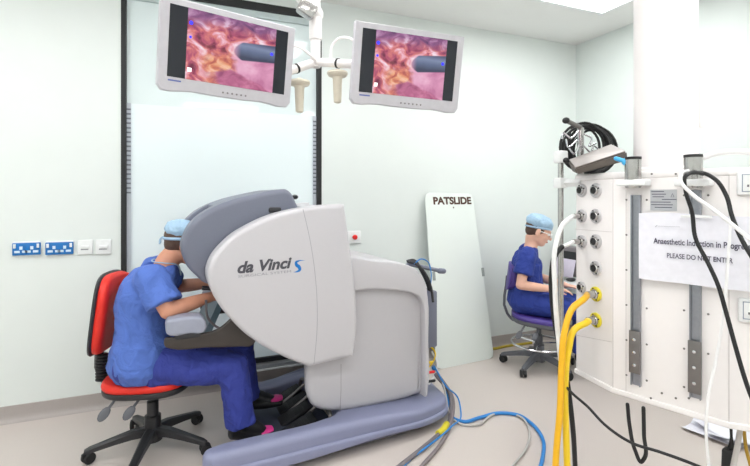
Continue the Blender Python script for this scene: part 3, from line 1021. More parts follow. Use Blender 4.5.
# ================================================================ MONITORS ON THE CEILING ARM
def monitor(px, label, roll):
    (xl, yl, Yl), (xr_, yr, Yr), hgt = px
    TL, TR = at(xl, yl, Yl), at(xr_, yr, Yr)
    TR.z = TL.z = (TL.z + TR.z) / 2
    u = (TR - TL).normalized()
    Wd = (TR - TL).length
    tilt = math.radians(8)
    nn = V((u.y, -u.x, 0))
    n = (nn * math.cos(tilt) + V((0, 0, -1)) * math.sin(tilt)).normalized()
    ctr = (TL + TR) / 2 - V((0, 0, hgt / 2))
    Mm = axes(ctr, u, n=n) @ Matrix.Rotation(-roll, 4, 'Z')
    t = thing('monitor', label, 'monitor', ctr, 0, 'monitors hanging on the ceiling arm')
    w, h2 = Wd / 2, hgt / 2
    ol = cr([V((x, y, 0)) for x, y in ((-w, h2), (-w, h2), (w, h2), (w, h2), (w, -h2 + .012), (w, -h2 + .008), (w * .5, -h2 - .008), (0, -h2 - .012), (-w * .5, -h2 - .008), (-w, -h2 + .008), (-w, -h2 + .012))], 4, True)
    build('housing', MB().prism(ol, -.045, .004, .006, Mm), M_MON, t)
    bm_ = MB().prism([(-w * .75, -h2 * .7), (w * .75, -h2 * .7), (w * .75, h2 * .7), (-w * .75, h2 * .7)], -.08, -.04, 0, Mm)
    build('back_cover', bm_, M_PLASTW, t)
    gx, g0, g1 = w - .038, -h2 + .045, h2 - .03
    build('glass', MB().box((0, (g0 + g1) / 2, .004), (2 * gx, g1 - g0, .003), 0, Mm), M_MONB, t, smooth=False)
    q0, q1 = -gx + 2 * gx * .135, -gx + 2 * gx * .885
    sb = MB()
    vs_ = [sb.b.verts.new(Mm @ V((x, y, .0062))) for x, y in ((q0, g0), (q1, g0), (q1, g1), (q0, g1))]
    fc = sb.b.faces.new(vs_)
    uvl = sb.b.loops.layers.uv.new('UVMap')
    for lp, c in zip(fc.loops, ((0, 0), (1, 0), (1, 1), (0, 1))):
        lp[uvl].uv = c
    scr = build('picture', sb, M_SCREEN, t, smooth=False, normals=False)
    pw, ph = q1 - q0, g1 - g0
    for (a, b, rr, m) in ((.035, .8, .009, M_ICON), (.96, .6, .008, M_ICON), (.035, .6, .006, M_ICON)):
        build('icon', MB().lathe([(rr, 0), (rr, .0008)], Mm @ Matrix.Translation((q0 + pw * a, g0 + ph * b, .0064)), 14), m, scr)
    build('icon', MB().box((q0 + pw * .04, g0 + ph * .14, .0066), (.018, .018, .0008), 0, Mm), M_ICONW, scr, smooth=False)
    for k in range(6):
        build('control_button', MB().lathe([(.005, 0), (.004, .003)], Mm @ Matrix.Translation((-.03 + k * .022, -h2 + .014 - .004, .003)), 12), M_CABG, t)
    build('maker_mark', MB().box((-w + .07, -h2 + .03, .0045), (.055, .007, .001), 0, Mm), M_ICON if False else mat('mark_blue', (92, 104, 168), .5), t, smooth=False)
    return t, Mm, w, h2
mon1, MA, w1, h1 = monitor(((158.8, -4.5, 1.954), (292.5, 29.3, 2.32), .388), 'grey framed monitor with surgery picture hanging above the seated man', math.radians(1))
mon2, MBm, w2, h2_ = monitor(((353, 22.7, 2.227), (461, 37.3, 2.394), .386), 'grey framed monitor with surgery picture between ceiling arm and equipment pendant', math.radians(2))
PP = at(315.5, 62, 2.52)
arm = thing('ceiling_pendant', 'white ceiling arm carrying both monitors with two beige handles', 'ceiling arm', (PP.x, PP.y, PP.z))
b = MB()
b.tube([V((PP.x, PP.y, PP.z - .03)), V((PP.x, PP.y, ZC - .25))], .028, n=18)
b.lathe([(.034, 0), (.036, .01), (.036, .16), (.03, .17)], Matrix.Translation((PP.x, PP.y, at(315, 40, 2.52).z)), 20)
build('down_tube', b, M_PEND, arm)
q = at(300, -6, 2.45)
b = MB().tube([V((PP.x, PP.y, at(315, 14, 2.52).z)), q, q + (q - V((PP.x, PP.y, at(315, 14, 2.52).z))) * 3], [.045, .04, .04], n=16, dome=True)
build('spring_arm', b, M_PEND, arm)
qq = at(307, 9, 2.45)
build('arm_joint', MB().box((0, 0, 0), (.1, .07, .09), .02, Matrix.Translation(qq) @ Matrix.Rotation(.5, 4, 'Y')), M_STEEL, arm)
build('ceiling_plate', MB().lathe([(.03, -.26), (.05, -.05), (.12, -.03), (.12, 0)], Matrix.Translation((PP.x, PP.y, ZC)), 28), M_PEND, arm)
def side_arm(tgt, ring_px, handle_px, loop):
    back = tgt
    b = MB().tube([PP, PP.lerp(back, .35), back], .024, n=14)
    b.ell(tuple(PP), (.036, .036, .036))
    c = build('side_arm', b, M_PEND, arm)
    rg = PP.lerp(back, ring_px)
    d = (back - PP).normalized()
    build('joint_ring', MB().tube([rg - d * .006, rg + d * .006], .027, n=18), M_RUB, c)
    hp = at(*handle_px)
    hb = MB().lathe([(.014, .025), (.03, .012), (.056, .01), (.058, 0), (.05, -.012), (.03, -.018), (.026, -.03), (.021, -.155), (.012, -.16)][::-1], Matrix.Translation(hp), 24)
    build('handle', hb, M_BEIGE, arm)['label'] = 'beige handle'
    lp = MB().tube([V(p) for p in loop], .007, smooth=6)
    build('cable_loop', lp, M_PEND, arm)
backL = MA @ V((w1 * .75, -.06, -.075))
backR = MBm @ V((-w2 * .6, -.0, -.075))
side_arm(backL, .45, (299.5, 83, 2.42), [at(318, 62, 2.5), at(309, 54, 2.47), at(299, 47, 2.45), at(285, 46, 2.42)])
side_arm(backR, .42, (337.5, 74, 2.46), [at(331, 58, 2.5), at(332, 46, 2.5), at(338, 39, 2.49), at(347, 37.5, 2.47), at(356, 42, 2.45)])

# ================================================================ EQUIPMENT PENDANT
P0, P1, P2 = cw(.956, 2.123, 0), cw(1.017, 1.912, 0), cw(1.279, 1.62, 0)
ZB, ZT = .562, 1.507
u12 = (P2 - P1).normalized()
nin = V((-u12.y, u12.x, 0))
if nin.dot(P1) < 0:
    nin = -nin
n12 = -nin
a25 = Matrix.Rotation(math.radians(25), 3, 'Z')
P3 = P2 + (a25 @ u12) * .26
P4 = P3 + nin * .22
P5 = P2 + nin * .46
P6 = P1 + nin * .46
P7 = P0 + nin * .2
poly = [P0, P1, P2, P3, P4, P5, P6, P7]
pc = sum(poly, V((0, 0, 0))) / 8
pen = thing('equipment_pendant', 'white ceiling hung equipment pendant with gas outlets and steel rails', 'medical pendant', (pc.x, pc.y, ZB))
build('housing', MB().prism([(p.x, p.y) for p in poly], ZB + .02, ZT - .03, .004), M_PEND, pen, angle=20)
def grown(k):
    return [(pc + (p - pc) * k) for p in poly]
build('base_plate', MB().prism([(p.x, p.y) for p in grown(1.022)], ZB, ZB + .024, .006), M_PEND, pen, angle=20)
build('top_plate', MB().prism([(p.x, p.y) for p in grown(1.012)], ZT - .032, ZT, .012), M_PEND, pen, angle=20)
cc = cw(1.265, 1.95, 0)
col = MB().lathe([(.119, ZT - .01), (.119, ZC - .002)], Matrix.Translation((cc.x, cc.y, 0)), 48)
col.lathe([(.14, ZT - .005), (.14, ZT + .012), (.13, ZT + .02)], Matrix.Translation((cc.x, cc.y, 0)), 48)
build('column', col, M_PEND, pen)
fp0, fp1 = at(698.5, 42, 1.98), at(698.5, 128, 1.98)
build('column_duct', MB().box((fp0.x, fp0.y, (fp0.z + fp1.z) / 2), (.03, .03, fp0.z - fp1.z), .006), M_PEND, pen)
u01 = (P1 - P0).normalized()
n01 = V((u01.y, -u01.x, 0))
if n01.dot(P0) > 0:
    n01 = -n01
u23 = (P3 - P2).normalized()
n23 = V((u23.y, -u23.x, 0))
if n23.dot(P2) > 0:
    n23 = -n23
Z3 = V((0, 0, 1))
def on01(px, py): return on_plane(px, py, P0, n01)
def on12(px, py): return on_plane(px, py, P1, n12)
def on23(px, py): return on_plane(px, py, P2, n23)
def face(p, n, off=0):
    return axes(p + n * off, Z3.cross(n), n=n)
# seams
sb = MB()
for (fa, x0, y0, x1, y1, n) in ((on01, 575, 229, 612, 232, n01), (on01, 575, 335, 612, 342, n01), (on12, 613, 176, 613, 390, n12), (on12, 729, 172, 729, 424, n12), (on12, 626, 190, 626, 395, n12)):
    a, b2 = fa(x0, y0), fa(x1, y1)
    sb.tube([a, b2], .0012, n=6)
build('panel_seam', sb, M_PENDL, pen)
# gas outlets
def outlet(px, py, kind, r=.033):
    p = on01(px, py)
    F = face(p, n01)
    ring_m = M_YEL if kind == 'y' else M_STEEL
    o = build('gas_outlet', MB().lathe([(r, 0), (r, .006), (r * .92, .009), (r * .6, .009)], F, 28), M_FLANGE if kind != 'y' else M_TAPE, pen)
    build('outlet_ring', MB().lathe([(r * .66, .006), (r * .66, .014), (r * .58, .018), (r * .5, .018), (r * .5, .012)], F, 24), ring_m if kind != 'y' else M_STEEL, o)
    build('outlet_bore', MB().lathe([(r * .46, .004), (r * .46, .014), (r * .2, .0145)], F, 20), M_RUB if kind != 'd' else M_STEELD, o)
    lg = MB()
    for k in range(4 if kind != 'b' else 2):
        a = k * math.pi / 2 + .4
        lg.ell((r * .76 * math.cos(a), r * .76 * math.sin(a), .0095), (.004, .004, .003), F, 10)
    build('outlet_pin', lg, M_RUB, o)
    return p
for py in (190.4, 216, 241.5, 268, 294, 320):
    outlet(596.3, py, 'y' if py > 280 else ('b' if py < 200 else 's'))
for py in (190.4, 216, 241.5):
    outlet(582.2, py, 'b' if py < 200 else 's', .031)
outlet(582, 287, 's', .026)
# steel rails, each with a stub above on a white shelf and a clamp plate at the foot
for (px, y0, y1, pw, pt, pb_, wpx) in ((636.5, 195, 385, 7, 330, 372, 8), (696, 190, 398, 9, 340, 392, 11)):
    A, B = on12(px, y0), on12(px, y1)
    F = face(A.lerp(B, .5), n12)
    Lh = A.z - B.z
    hw = .016
    rb = MB()
    rb.box((0, 0, .002), (2 * hw, Lh, .004), 0, F)
    rb.box((-hw, 0, .008), (.005, Lh, .016), .001, F)
    rb.box((hw, 0, .008), (.005, Lh, .016), .001, F)
    build('rail', rb, M_RAIL, pen)
    ca, cb_ = on12(px, pt), on12(px, pb_)
    Fc = face(ca.lerp(cb_, .5), n12)
    pl_ = build('rail_clamp', MB().box((0, 0, .02), (.042, ca.z - cb_.z, .01), .002, Fc), M_STEELD, pen)
    for k in (-.3, 0, .3):
        build('clamp_screw', MB().lathe([(.006, .024), (.006, .028), (.003, .029)], Fc @ Matrix.Translation((0, k * (ca.z - cb_.z), 0)), 12), M_CHROME, pl_)
    sp_ = on12(px, 183)
    Fs = face(sp_, n12)
    build('shelf_bracket', MB().box((0, 0, .035), (.11, .026, .075), .006, Fs), M_PLASTW, pen)
    sm2 = MB().lathe([(.028, -.02), (.03, -.014), (.03, .1), (.027, .104)], Matrix.Translation(sp_ + n12 * .04 + V((0, 0, .0))), 28)
    so = build('pole_socket', sm2, M_STEEL, pen)
    build('socket_rim', MB().lathe([(.0305, .094), (.0305, .1045), (.024, .1055)], Matrix.Translation(sp_ + n12 * .04), 28), M_RUB, so)
    for k in range(6):
        for s in (-1, 1):
            sc = MB()
            zz = A.z - .02 - k * (Lh - .05) / 5
            q = V((A.x, A.y, zz))
            sc.lathe([(.004, 0), (.004, .002), (.002, .003)], face(q, n12) @ Matrix.Translation((s * .038, 0, 0)), 10)
            build('fixing_screw', sc, M_STEELD, pen)
for px, py in ((651, 402), (676, 408), (652, 172), (676, 168), (662, 393), (689, 401)):
    sc = MB().lathe([(.004, 0), (.004, .003), (.002, .004)], face(on12(px, min(py, 398) if py > 300 else max(py, 174)), n12, .001), 10)
    build('fixing_screw', sc, M_STEELD, pen)
# silver rating plate
c0, c1 = on12(650.5, 190.5), on12(677, 208)
cm_ = (c0 + c1) / 2
Fl = face(cm_, n12)
wl, hl_ = (V((c1.x - c0.x, c1.y - c0.y)).length), .083
rp = build('rating_plate', MB().box((0, -.004, .001), (wl, hl_, .002), 0, Fl), M_LABEL, pen, smooth=False)
ln = MB()
for k, (x, w_) in enumerate(((-.02, .045), (-.016, .05), (-.018, .04), (.02, .05), (-.01, .07), (-.005, .075), (.0, .06))):
    ln.box((x, .03 - k * .0105, .0024), (w_, .003, .0006), 0, Fl)
build('rating_print', ln, M_INK, rp, smooth=False)
tr = MB()
tr.tube([Fl @ V((wl * .28, .008, .0026)), Fl @ V((wl * .4, .008, .0026)), Fl @ V((wl * .34, .022, .0026))], .001, n=6, closed=True)
build('warning_triangle', tr, M_INK, rp)
# power sockets on the right face
for px, py in ((749, 183), (750, 310)):
    Fq = face(on23(px + 2, py), n23)
    o = build('power_socket', MB().box((0, 0, .008), (.085, .085, .016), .005, Fq), M_PLASTW, pen)
    h = MB()
    for x, y in ((0, .016), (-.013, -.01), (.013, -.01)):
        h.box((x, y, .0165), (.006, .008, .001), 0, Fq)
    build('socket_hole', h, M_CABG, o)
    h = MB().tube([Fq @ V((x, y, .017)) for x, y in ((-.03, -.03), (.03, -.03), (.03, .03), (-.03, .03))], .002, n=6, closed=True)
    build('socket_border', h, mat('socket_blue_grey', (140, 150, 170), .5), o)
# stainless pole held by the pendant
PO = at(560.7, 200, 2.16)
pt_, pb2 = at(560.7, 152, 2.16).z, at(560.7, 352, 2.16).z
b = MB().tube([V((PO.x, PO.y, pb2)), V((PO.x, PO.y, pt_))], .0135, n=20)
build('side_pole', b, M_STEEL, pen)
for py, hh in ((157, .06), (183, .05)):
    zc = at(560.7, py, 2.16).z
    b = MB().box((PO.x, PO.y, zc), (.05, .05, hh), .008, None)
    mid_ = V((PO.x, PO.y, zc))
    e2 = V((P0.x, P0.y, zc)) + u01 * .03 - n01 * .0
    if py > 160:
        b.tube([mid_, e2], .019, n=4)
    build('pole_clamp', b, M_PLASTW, pen)
zc = at(561, 157, 2.16).z
k_ = at(566, 160.5, 2.1)
build('clamp_knob', MB().ell((k_.x, k_.y, k_.z), (.014, .014, .014)), M_RUB, pen)
# sign taped on the front
SA, SB_ = on12(641.5, 213), on12(641.5, 277.5)
sg_ = thing('paper_sign', 'white paper notice in plastic sleeve taped to the pendant front', 'sign', SA)
su = Z3.cross(n12).normalized()
endp = on12(752, 250)
Ls = (V((endp.x, endp.y, 0)) - V((SA.x, SA.y, 0))).length + .02
off = n12 * .03
R = []
for k in range(13):
    x = Ls * k / 12
    d = off + n12 * (.004 * math.sin(k * .9))
    top = SA + su * x + d + V((0, 0, .004 * math.sin(k * .5)))
    bot = V((SA.x, SA.y, SB_.z)) + su * x + d
    R.append([top, top.lerp(bot, .5) + n12 * .003, bot, bot - n12 * .0012, top.lerp(bot, .5) + n12 * .0018, top - n12 * .0012])
build('sheet', MB().rings(R), M_PAPER, sg_, angle=60)
def onS(px, py): return on_plane(px, py, P1 + off + n12 * .0085, n12)
a_, b_ = onS(653.5, 243.2), onS(751, 243.6)
text('sign_text', 'Anaesthetic Induction in Progress', a_, V((b_.x, b_.y, a_.z)), n12, M_INK, sg_, height=.022, bold=.02)
a_, b_ = onS(667, 257.5), onS(733, 257.5)
text('sign_text', 'PLEASE DO NOT ENTER', a_, V((b_.x, b_.y, a_.z)), n12, M_INK, sg_, height=.018, bold=.02)
a_, b_ = onS(658, 226), onS(680, 226)
ln = MB().tube([a_, V((b_.x, b_.y, a_.z))], .0006, n=5)
q = onS(655, 227)
ln.tube([q, q + V((0, 0, .008)) + su * .008, q + V((0, 0, .002)) + su * .003], .0008, n=5)
build('printed_mark', ln, M_LOGOS, sg_)
q0, q1 = onS(681, 216.5), onS(712, 216.5)
build('tape', MB().box((0, 0, 0), ((q1 - q0).length, .01, .004), .001, axes((q0 + q1) / 2 + n12 * .004, su, n=n12)), M_PLASTW, sg_)

# wedge shaped device on the pendant roof
dv = thing('device_tray', 'grey slanted metal instrument box lying tilted on the pendant roof', 'instrument box', at(600, 172, 2.0))
A1, A2, A3, A4 = at(572.5, 172, 2.1), at(577, 174.5, 1.98), at(627.5, 160.5, 1.9), at(618, 156, 2.16)
B1, B2_, B3, B4 = at(568, 160.5, 2.1), at(574.5, 168.5, 1.98), at(627, 151.5, 1.9), at(612, 144.5, 2.16)
mb = MB()
vv = [mb.b.verts.new(p) for p in (A1, A2, A3, A4, B1, B2_, B3, B4)]
for q in ((0, 1, 2, 3), (4, 5, 6, 7), (0, 1, 5, 4), (1, 2, 6, 5), (2, 3, 7, 6), (3, 0, 4, 7)):
    mb.b.faces.new([vv[i] for i in q])
bmesh.ops.recalc_face_normals(mb.b, faces=mb.b.faces[:])
bmesh.ops.bevel(mb.b, geom=mb.b.edges[:], offset=.006, segments=2, affect='EDGES')
build('case', mb, M_DEV, dv)
mb = MB()
vv = [B1, B2_, B3, B4]
cen = sum(vv, V((0, 0, 0))) / 4
upn = (B2_ - B1).cross(B4 - B1).normalized()
if upn.z < 0: upn = -upn
mb.rings([[cen + (p - cen) * .96 + upn * .001 for p in vv], [cen + (p - cen) * .95 + upn * .004 for p in vv]])
build('lid', mb, M_DEVT, dv, smooth=False)
# light blue connector
c0, c1 = at(616, 158.5, 1.86), at(630, 163, 1.82)
bc = thing('blue_connector', 'small bright blue plastic connector resting by the slanted box', 'connector', c1)
d = (c1 - c0).normalized()
build('barrel', MB().tube([c0, c0.lerp(c1, .55)], [.009, .009], n=12, dome=True), M_SKY, bc)
build('collar', MB().tube([c0.lerp(c1, .55), c0.lerp(c1, .7), c1], [.014, .017, .014], n=14), M_SKY, bc)
# hook stand and the cable coil
hk = thing('hook_stand', 'steel hook stand rising behind the slanted box on the pendant', 'hook stand', at(581, 172, 2.2))
pt0, pt1 = at(580.6, 176, 2.2), at(580.6, 127.5, 2.2)
build('upright', MB().box((pt0.x, pt0.y, (pt0.z + pt1.z) / 2), (.024, .024, pt1.z - pt0.z), .003), M_STEEL, hk)
e_ = at(566, 120.5, 2.12)
build('top_bar', MB().tube([pt1, e_], .011, n=12), M_STEELD, hk)
build('end_cap', MB().ell(tuple(e_), (.017, .017, .015)), M_RUB, hk)
for k, pts in enumerate((((578, 131), (571, 138), (563, 133), (562, 139)), ((577, 140), (568, 147), (566, 139)), ((579, 145), (574, 154), (569, 148)), ((584, 134), (592, 139), (589, 146), (596, 143)), ((584, 146), (591, 152), (594, 146), (599, 150)))):
    build('hook', MB().tube([at(x, y, 2.17 if k < 3 else 2.18) for x, y in pts], .0045, smooth=5, n=8), M_CHROME, hk)
cco = thing('cable_coil', 'thick coil of black cable hanging on the hook stand', 'cable coil', at(590, 150, 2.25))
for k in range(13):
    Yk = 2.26 + .009 * k
    cxp, cyp = 581.5 + 1.1 * k, 147 + .3 * k
    rx, ry = 18 + (k * 5 % 7) * .9, 20 + (k * 3 % 5) * 1.3
    pts = [at(cxp + rx * math.cos(q), cyp - ry * math.sin(q), Yk + .03 * math.sin(q + k)) for q in [2 * math.pi * j / 28 for j in range(28)]]
    build('loop', MB().tube(pts, .0065, n=8, closed=True), M_RUB, cco)

# ================================================================ HOSES AND CABLES
def cable(name, label, cat, pts, r, m, group=None, smooth=8, ends=None, n=10):
    pts = [V(p) for p in pts]
    o = build(name, MB().tube(pts, r, n=n, smooth=smooth, dome=True), m, angle=70)
    c = pts[0]
    tag(o, label, cat, group)
    if ends:
        for e in ends:
            build(e[0], e[1], e[2], o)
    return o
def plug(p, n, r=.013, L=.05):
    return MB().tube([p + n * .01, p + n * L], [r, r * .85], n=14)
GH = 'gas hoses hanging from the outlets'
p = on01(582.2, 216)
cable('gas_hose', 'white hose from upper left outlet of the pendant hanging to floor', 'hose',
      [p + n01 * .05, at(571, 217.5, 2.02), at(562.5, 225, 1.98), at(556, 243, 1.97), at(555, 290, 1.97), at(559, 345, 1.97), at(563.5, 386, 1.97), at(566, 420, 1.99), on_z(567, 500, .02)], .0108, M_HOSEW, GH, ends=[('plug', plug(p, n01), M_STEEL)])
p = on01(582.2, 241.5)
hz = cable('gas_hose', 'hose turning from white to black below second left outlet', 'hose',
      [p + n01 * .05, at(571, 243, 2.04), at(562, 247, 2.03)], .009, M_HOSEW, GH, ends=[('plug', plug(p, n01), M_STEEL)])
build('black_sleeve', MB().tube([at(562, 247, 2.03), at(556, 254, 2.03), at(551.5, 275, 2.04), at(552, 300, 2.04), at(558, 340, 2.05), at(566, 374, 2.05), at(571, 410, 2.05), on_z(576, 480, .02)], .0115, smooth=8, dome=True), M_RUB, hz, angle=70)['label'] = 'black lower length'
p = on01(596.3, 294)
cable('gas_hose', 'amber yellow hose from the upper yellow outlet down to floor', 'hose',
      [p + n01 * .05, at(584, 299, 1.9), at(572, 309, 1.87), at(565, 330, 1.86), at(561.5, 370, 1.86), at(560, 410, 1.86), at(556.5, 450, 1.86), on_z(553, 535, .02)], .0135, M_ORANGE, GH, ends=[('plug', plug(p, n01, .017), M_STEEL)])
p = on01(596.3, 320)
cable('gas_hose', 'bright yellow hose from the lower yellow outlet down to floor', 'hose',
      [p + n01 * .05, at(587, 322.5, 1.9), at(574, 330, 1.88), at(568.5, 350, 1.88), at(565, 390, 1.88), at(566, 430, 1.88), on_z(569.5, 530, .02)], .0135, M_YEL, GH, ends=[('plug', plug(p, n01, .017), M_STEEL)])
CG = 'black leads around the pendant'
cable('power_lead', 'thin black lead sagging from the hoses across under the pendant', 'cable',
      [at(559, 362, 1.93), at(560, 378, 1.9), at(570, 391, 1.86), at(588, 407, 1.82), at(604, 424, 1.78), at(632, 443, 1.7), at(660, 452, 1.64), at(700, 467, 1.55), at(750, 492, 1.45)], .0055, M_RUB, CG)
cable('power_lead', 'short black lead looping down below the pendant base', 'cable',
      [at(627.5, 404.5, 1.85), at(629.5, 425, 1.85), at(635, 450, 1.84), at(641, 462, 1.83), at(644.5, 458, 1.82), at(644, 435, 1.81), at(643.5, 408, 1.81)], .0075, M_RUB, CG)
o5 = n12 * .055
cable('power_lead', 'black lead hanging from second steel stub over the paper sign', 'cable',
      [at(703, 174, 1.6), at(692, 172.5, 1.58), at(685, 177, 1.57), at(685.5, 190, 1.57), at(692, 212, 1.56), at(695.5, 238, 1.55), at(708, 263, 1.52), at(718, 285, 1.5), at(726, 312, 1.48), at(735, 345, 1.46), at(748, 388, 1.43), at(775, 450, 1.4)], .0068, M_RUB, CG)
cable('power_lead', 'black lead arching off second steel stub toward right edge', 'cable',
      [at(690, 173, 1.62), at(703, 173, 1.6), at(716, 180, 1.57), at(726, 195, 1.55), at(732, 216, 1.52), at(741, 238, 1.48), at(760, 270, 1.42)], .0068, M_RUB, CG)
cable('white_lead', 'white lead running diagonally from the second stub across the sign', 'cable',
      [at(688, 171, 1.6), at(681, 174, 1.56), at(681, 182, 1.54), at(692, 194, 1.52), at(715, 211, 1.47), at(745, 235, 1.42), at(775, 262, 1.36)], .0062, M_HOSEW, 'white leads on the pendant')
cable('white_lead', 'thin white lead dropping straight down in front of pendant to floor', 'cable',
      [at(731, 215, 1.56), at(728, 260, 1.53), at(724, 310, 1.52), at(716, 360, 1.52), at(708.5, 395, 1.51), at(706, 425, 1.51), at(709, 470, 1.52), on_z(712, 640, .01)], .0046, M_HOSEW, 'white leads on the pendant')
tp = V((0, 0, 0))
cable('white_hose', 'thin white hose lying along the pendant roof beside the column', 'hose',
      [at(702, 158, 1.68), at(715, 153.5, 1.66), at(735, 151.5, 1.64), at(760, 153.5, 1.62)], .011, M_HOSEW)
# adaptor and leads hanging below the right end
ad = thing('power_adaptor', 'black power adaptor hanging on its lead below the pendant', 'power adaptor', at(729, 458, 1.75))
q = at(729, 462, 1.75)
build('case', MB().box((0, 0, 0), (.055, .04, .1), .008, Matrix.Translation(q) @ Matrix.Rotation(.3, 4, 'Z') @ Matrix.Rotation(.15, 4, 'Y')), M_RUB, ad)
build('lead', MB().tube([at(731, 428, 1.75), at(731.5, 440, 1.75), at(732, 450, 1.75)], [.005, .006, .016], n=10, smooth=4), M_RUB, ad)
cable('grey_lead', 'pale grey lead beside the black adaptor under the pendant', 'cable', [at(740, 430, 1.66), at(737, 448, 1.66), at(733, 468, 1.66), on_z(728, 560, .01)], .009, M_CABL)
cable('amber_lead', 'thin amber lead at the right edge below the pendant', 'cable', [at(744, 430, 1.7), at(746, 448, 1.7), at(751, 468, 1.7), on_z(760, 560, .01)], .006, mat('amber_cable', (176, 140, 40), .5))
for k, (px, py, rz, bend, lb) in enumerate(((716, 433, .2, .05, 'white paper sheet on floor under pendant, leftmost of the scattered sheets'), (727, 434, -.3, .07, 'white paper sheet on floor half under the adaptor lead'),
                                        (739, 440, .5, .06, 'white paper sheet on floor nearest the right edge'))):
    c = on_z(px, py, .012)
    mb = MB()
    R = []
    for i in range(9):
        x = -.105 + .21 * i / 8
        zz = .004 + .012 * k + bend * (x / .105) ** 2 * (.3 + .7 * (i > 4))
        pts = [Matrix.Rotation(rz, 3, 'Z') @ V((x, y, 0)) + V((c.x, c.y, zz)) for y in (-.14, .14)]
        R.append([pts[0], pts[1], pts[1] + V((0, 0, .001)), pts[0] + V((0, 0, .001))])
    tag(build('paper_sheet', mb.rings(R), M_PAPER, angle=60), lb, 'paper', 'paper sheets scattered on the floor')
# floor cables behind the console
Zf = .012
def fz(px, py, z=Zf): return on_z(px, py, z)
cable('blue_cable', 'thick blue cable curving over the floor from console to front', 'cable',
      [CM @ cl(433, 368, -.2), CM @ cl(442, 382, -.25), CM @ cl(448, 400, -.3), fz(452, 417), fz(463, 421.5), fz(480, 417.5), fz(500, 413), fz(518, 415), fz(532, 424), fz(543, 440), fz(543, 456), fz(534, 485), fz(500, 640)], .0105, M_CABB, 'cables trailing from the console')
cable('grey_cable', 'pale grey cable weaving beside the blue one across the floor', 'cable',
      [CM @ cl(433, 362, -.22), CM @ cl(443, 384, -.28), fz(452, 418), fz(463, 424.5), fz(478, 424.5), fz(490, 416), fz(504, 411.5), fz(520, 416.5), fz(529, 430), fz(527, 446), fz(512, 466), fz(480, 500), fz(400, 640)], .0065, M_CABL, 'cables trailing from the console')
cable('grey_cable', 'thick dark grey cable from console rear toward the front, left one', 'cable',
      [CM @ cl(436, 375, -.25), CM @ cl(450, 394, -.3), fz(450, 418), fz(440, 433), fz(424, 447), fz(400, 466), fz(350, 505), fz(250, 640)], .013, M_CABG, 'cables trailing from the console')
cable('grey_cable', 'thick dark grey cable from console rear toward the front, right one', 'cable',
      [CM @ cl(436, 372, -.22), CM @ cl(452, 396, -.28), fz(450, 425), fz(440, 445), fz(422, 466), fz(390, 505), fz(320, 640)], .011, mat('warm_grey_cable', (132, 122, 124), .45), 'cables trailing from the console')
cable('blue_cable', 'thin blue lead looping by the console corner and running to the front', 'cable',
      [CM @ cl(434, 366, -.24), CM @ cl(446, 386, -.3), CM @ cl(458, 398, -.3), fz(461, 414), fz(452, 426, .03), fz(436, 440, .03), fz(416, 455), fz(380, 492), fz(290, 640)], .005, M_CABB, 'cables trailing from the console')
ta = [fz(447, 424, .016), fz(443, 430, .016), fz(438, 434, .016)]
tag(build('cable_tape', MB().tube(ta, .019, n=12, smooth=4), M_TAPE, angle=60), 'band of yellow tape around the grey cables by the console', 'tape')
cable('floor_cable', 'thin yellow cable along the skirting behind the slide board', 'cable', [V((2.3, 3.38, .01)), V((2.5, 3.37, .01)), V((2.75, 3.385, .01)), V((3.0, 3.37, .01))], .012, mat('dull_yellow', (196, 172, 60), .5))
cable('white_lead', 'white lead hanging out of the console rear beside the pod', 'cable', [CM @ cl(432, 352, -.2), CM @ cl(437, 362, -.24), CM @ cl(435, 374, -.24), CM @ cl(429, 384, -.26)], .006, M_HOSEW)
cable('yellow_lead', 'yellow lead hanging out of the console rear beside the pod', 'cable', [CM @ cl(430, 346, -.24), CM @ cl(435, 352, -.26), CM @ cl(433, 362, -.26), CM @ cl(428, 368, -.26)], .005, M_YEL)

# ================================================================ SLIDE BOARD
bl, br = on_z(436.5, 370, 0), on_z(494, 358, 0)
Yt = YB - .03
tl, tr2 = on_y(423.5, 193, Yt), on_y(473.5, 193, Yt)
brd = thing('transfer_board', 'pale green patient slide board leaning on the back wall', 'transfer board', (bl + br) / 2)
ub = (br - bl).normalized()
ht = ((tl + tr2) / 2 - (bl + br) / 2)
vb = (ht - ub * ht.dot(ub)).normalized()
nb = ub.cross(vb)
Mb = axes((bl + br) / 2, ub, v=vb)
def lb2(p):
    q = Mb.inverted() @ p
    return V((q.x, q.y, 0))
def rc(c, a, b, r=.05):
    a = (a - c).normalized(); b = (b - c).normalized()
    return [c + a * r, c + a * r * .35 + b * r * .35 - (a + b) * r * .06, c + b * r]
q4 = [lb2(bl), lb2(br), lb2(tr2), lb2(tl)]
for q in q4: q.z = 0
ol = []
for i in range(4):
    ol += rc(q4[i], q4[i - 1], q4[(i + 1) % 4])
slots = []
build('board', MB().prism([(p.x, p.y) for p in ol], -.003, .003, .002, Mb), M_BOARD, brd, angle=50)
nbf = nb if nb.y < 0 else -nb
ofs = .004 if nb.y < 0 else -.004
def onB(px, py): return on_plane(px, py, (bl + br) / 2 + nbf * .004, nbf)
q0 = onB(483, 272)
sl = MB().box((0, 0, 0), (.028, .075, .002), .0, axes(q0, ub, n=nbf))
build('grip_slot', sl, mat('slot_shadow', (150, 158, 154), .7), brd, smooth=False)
q0 = onB(434, 276)
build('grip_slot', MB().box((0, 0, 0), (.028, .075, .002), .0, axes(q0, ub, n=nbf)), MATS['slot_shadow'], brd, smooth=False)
text('board_lettering', 'PATSLIDE', onB(433.5, 204.2), onB(471.5, 203.8), nbf, M_BROWN, brd, height=.064, bold=.045)
q0 = onB(453.5, 207.5)
build('rivet', MB().lathe([(.008, 0), (.006, .004)], axes(q0, ub, n=nbf), 12), M_STEELD, brd)

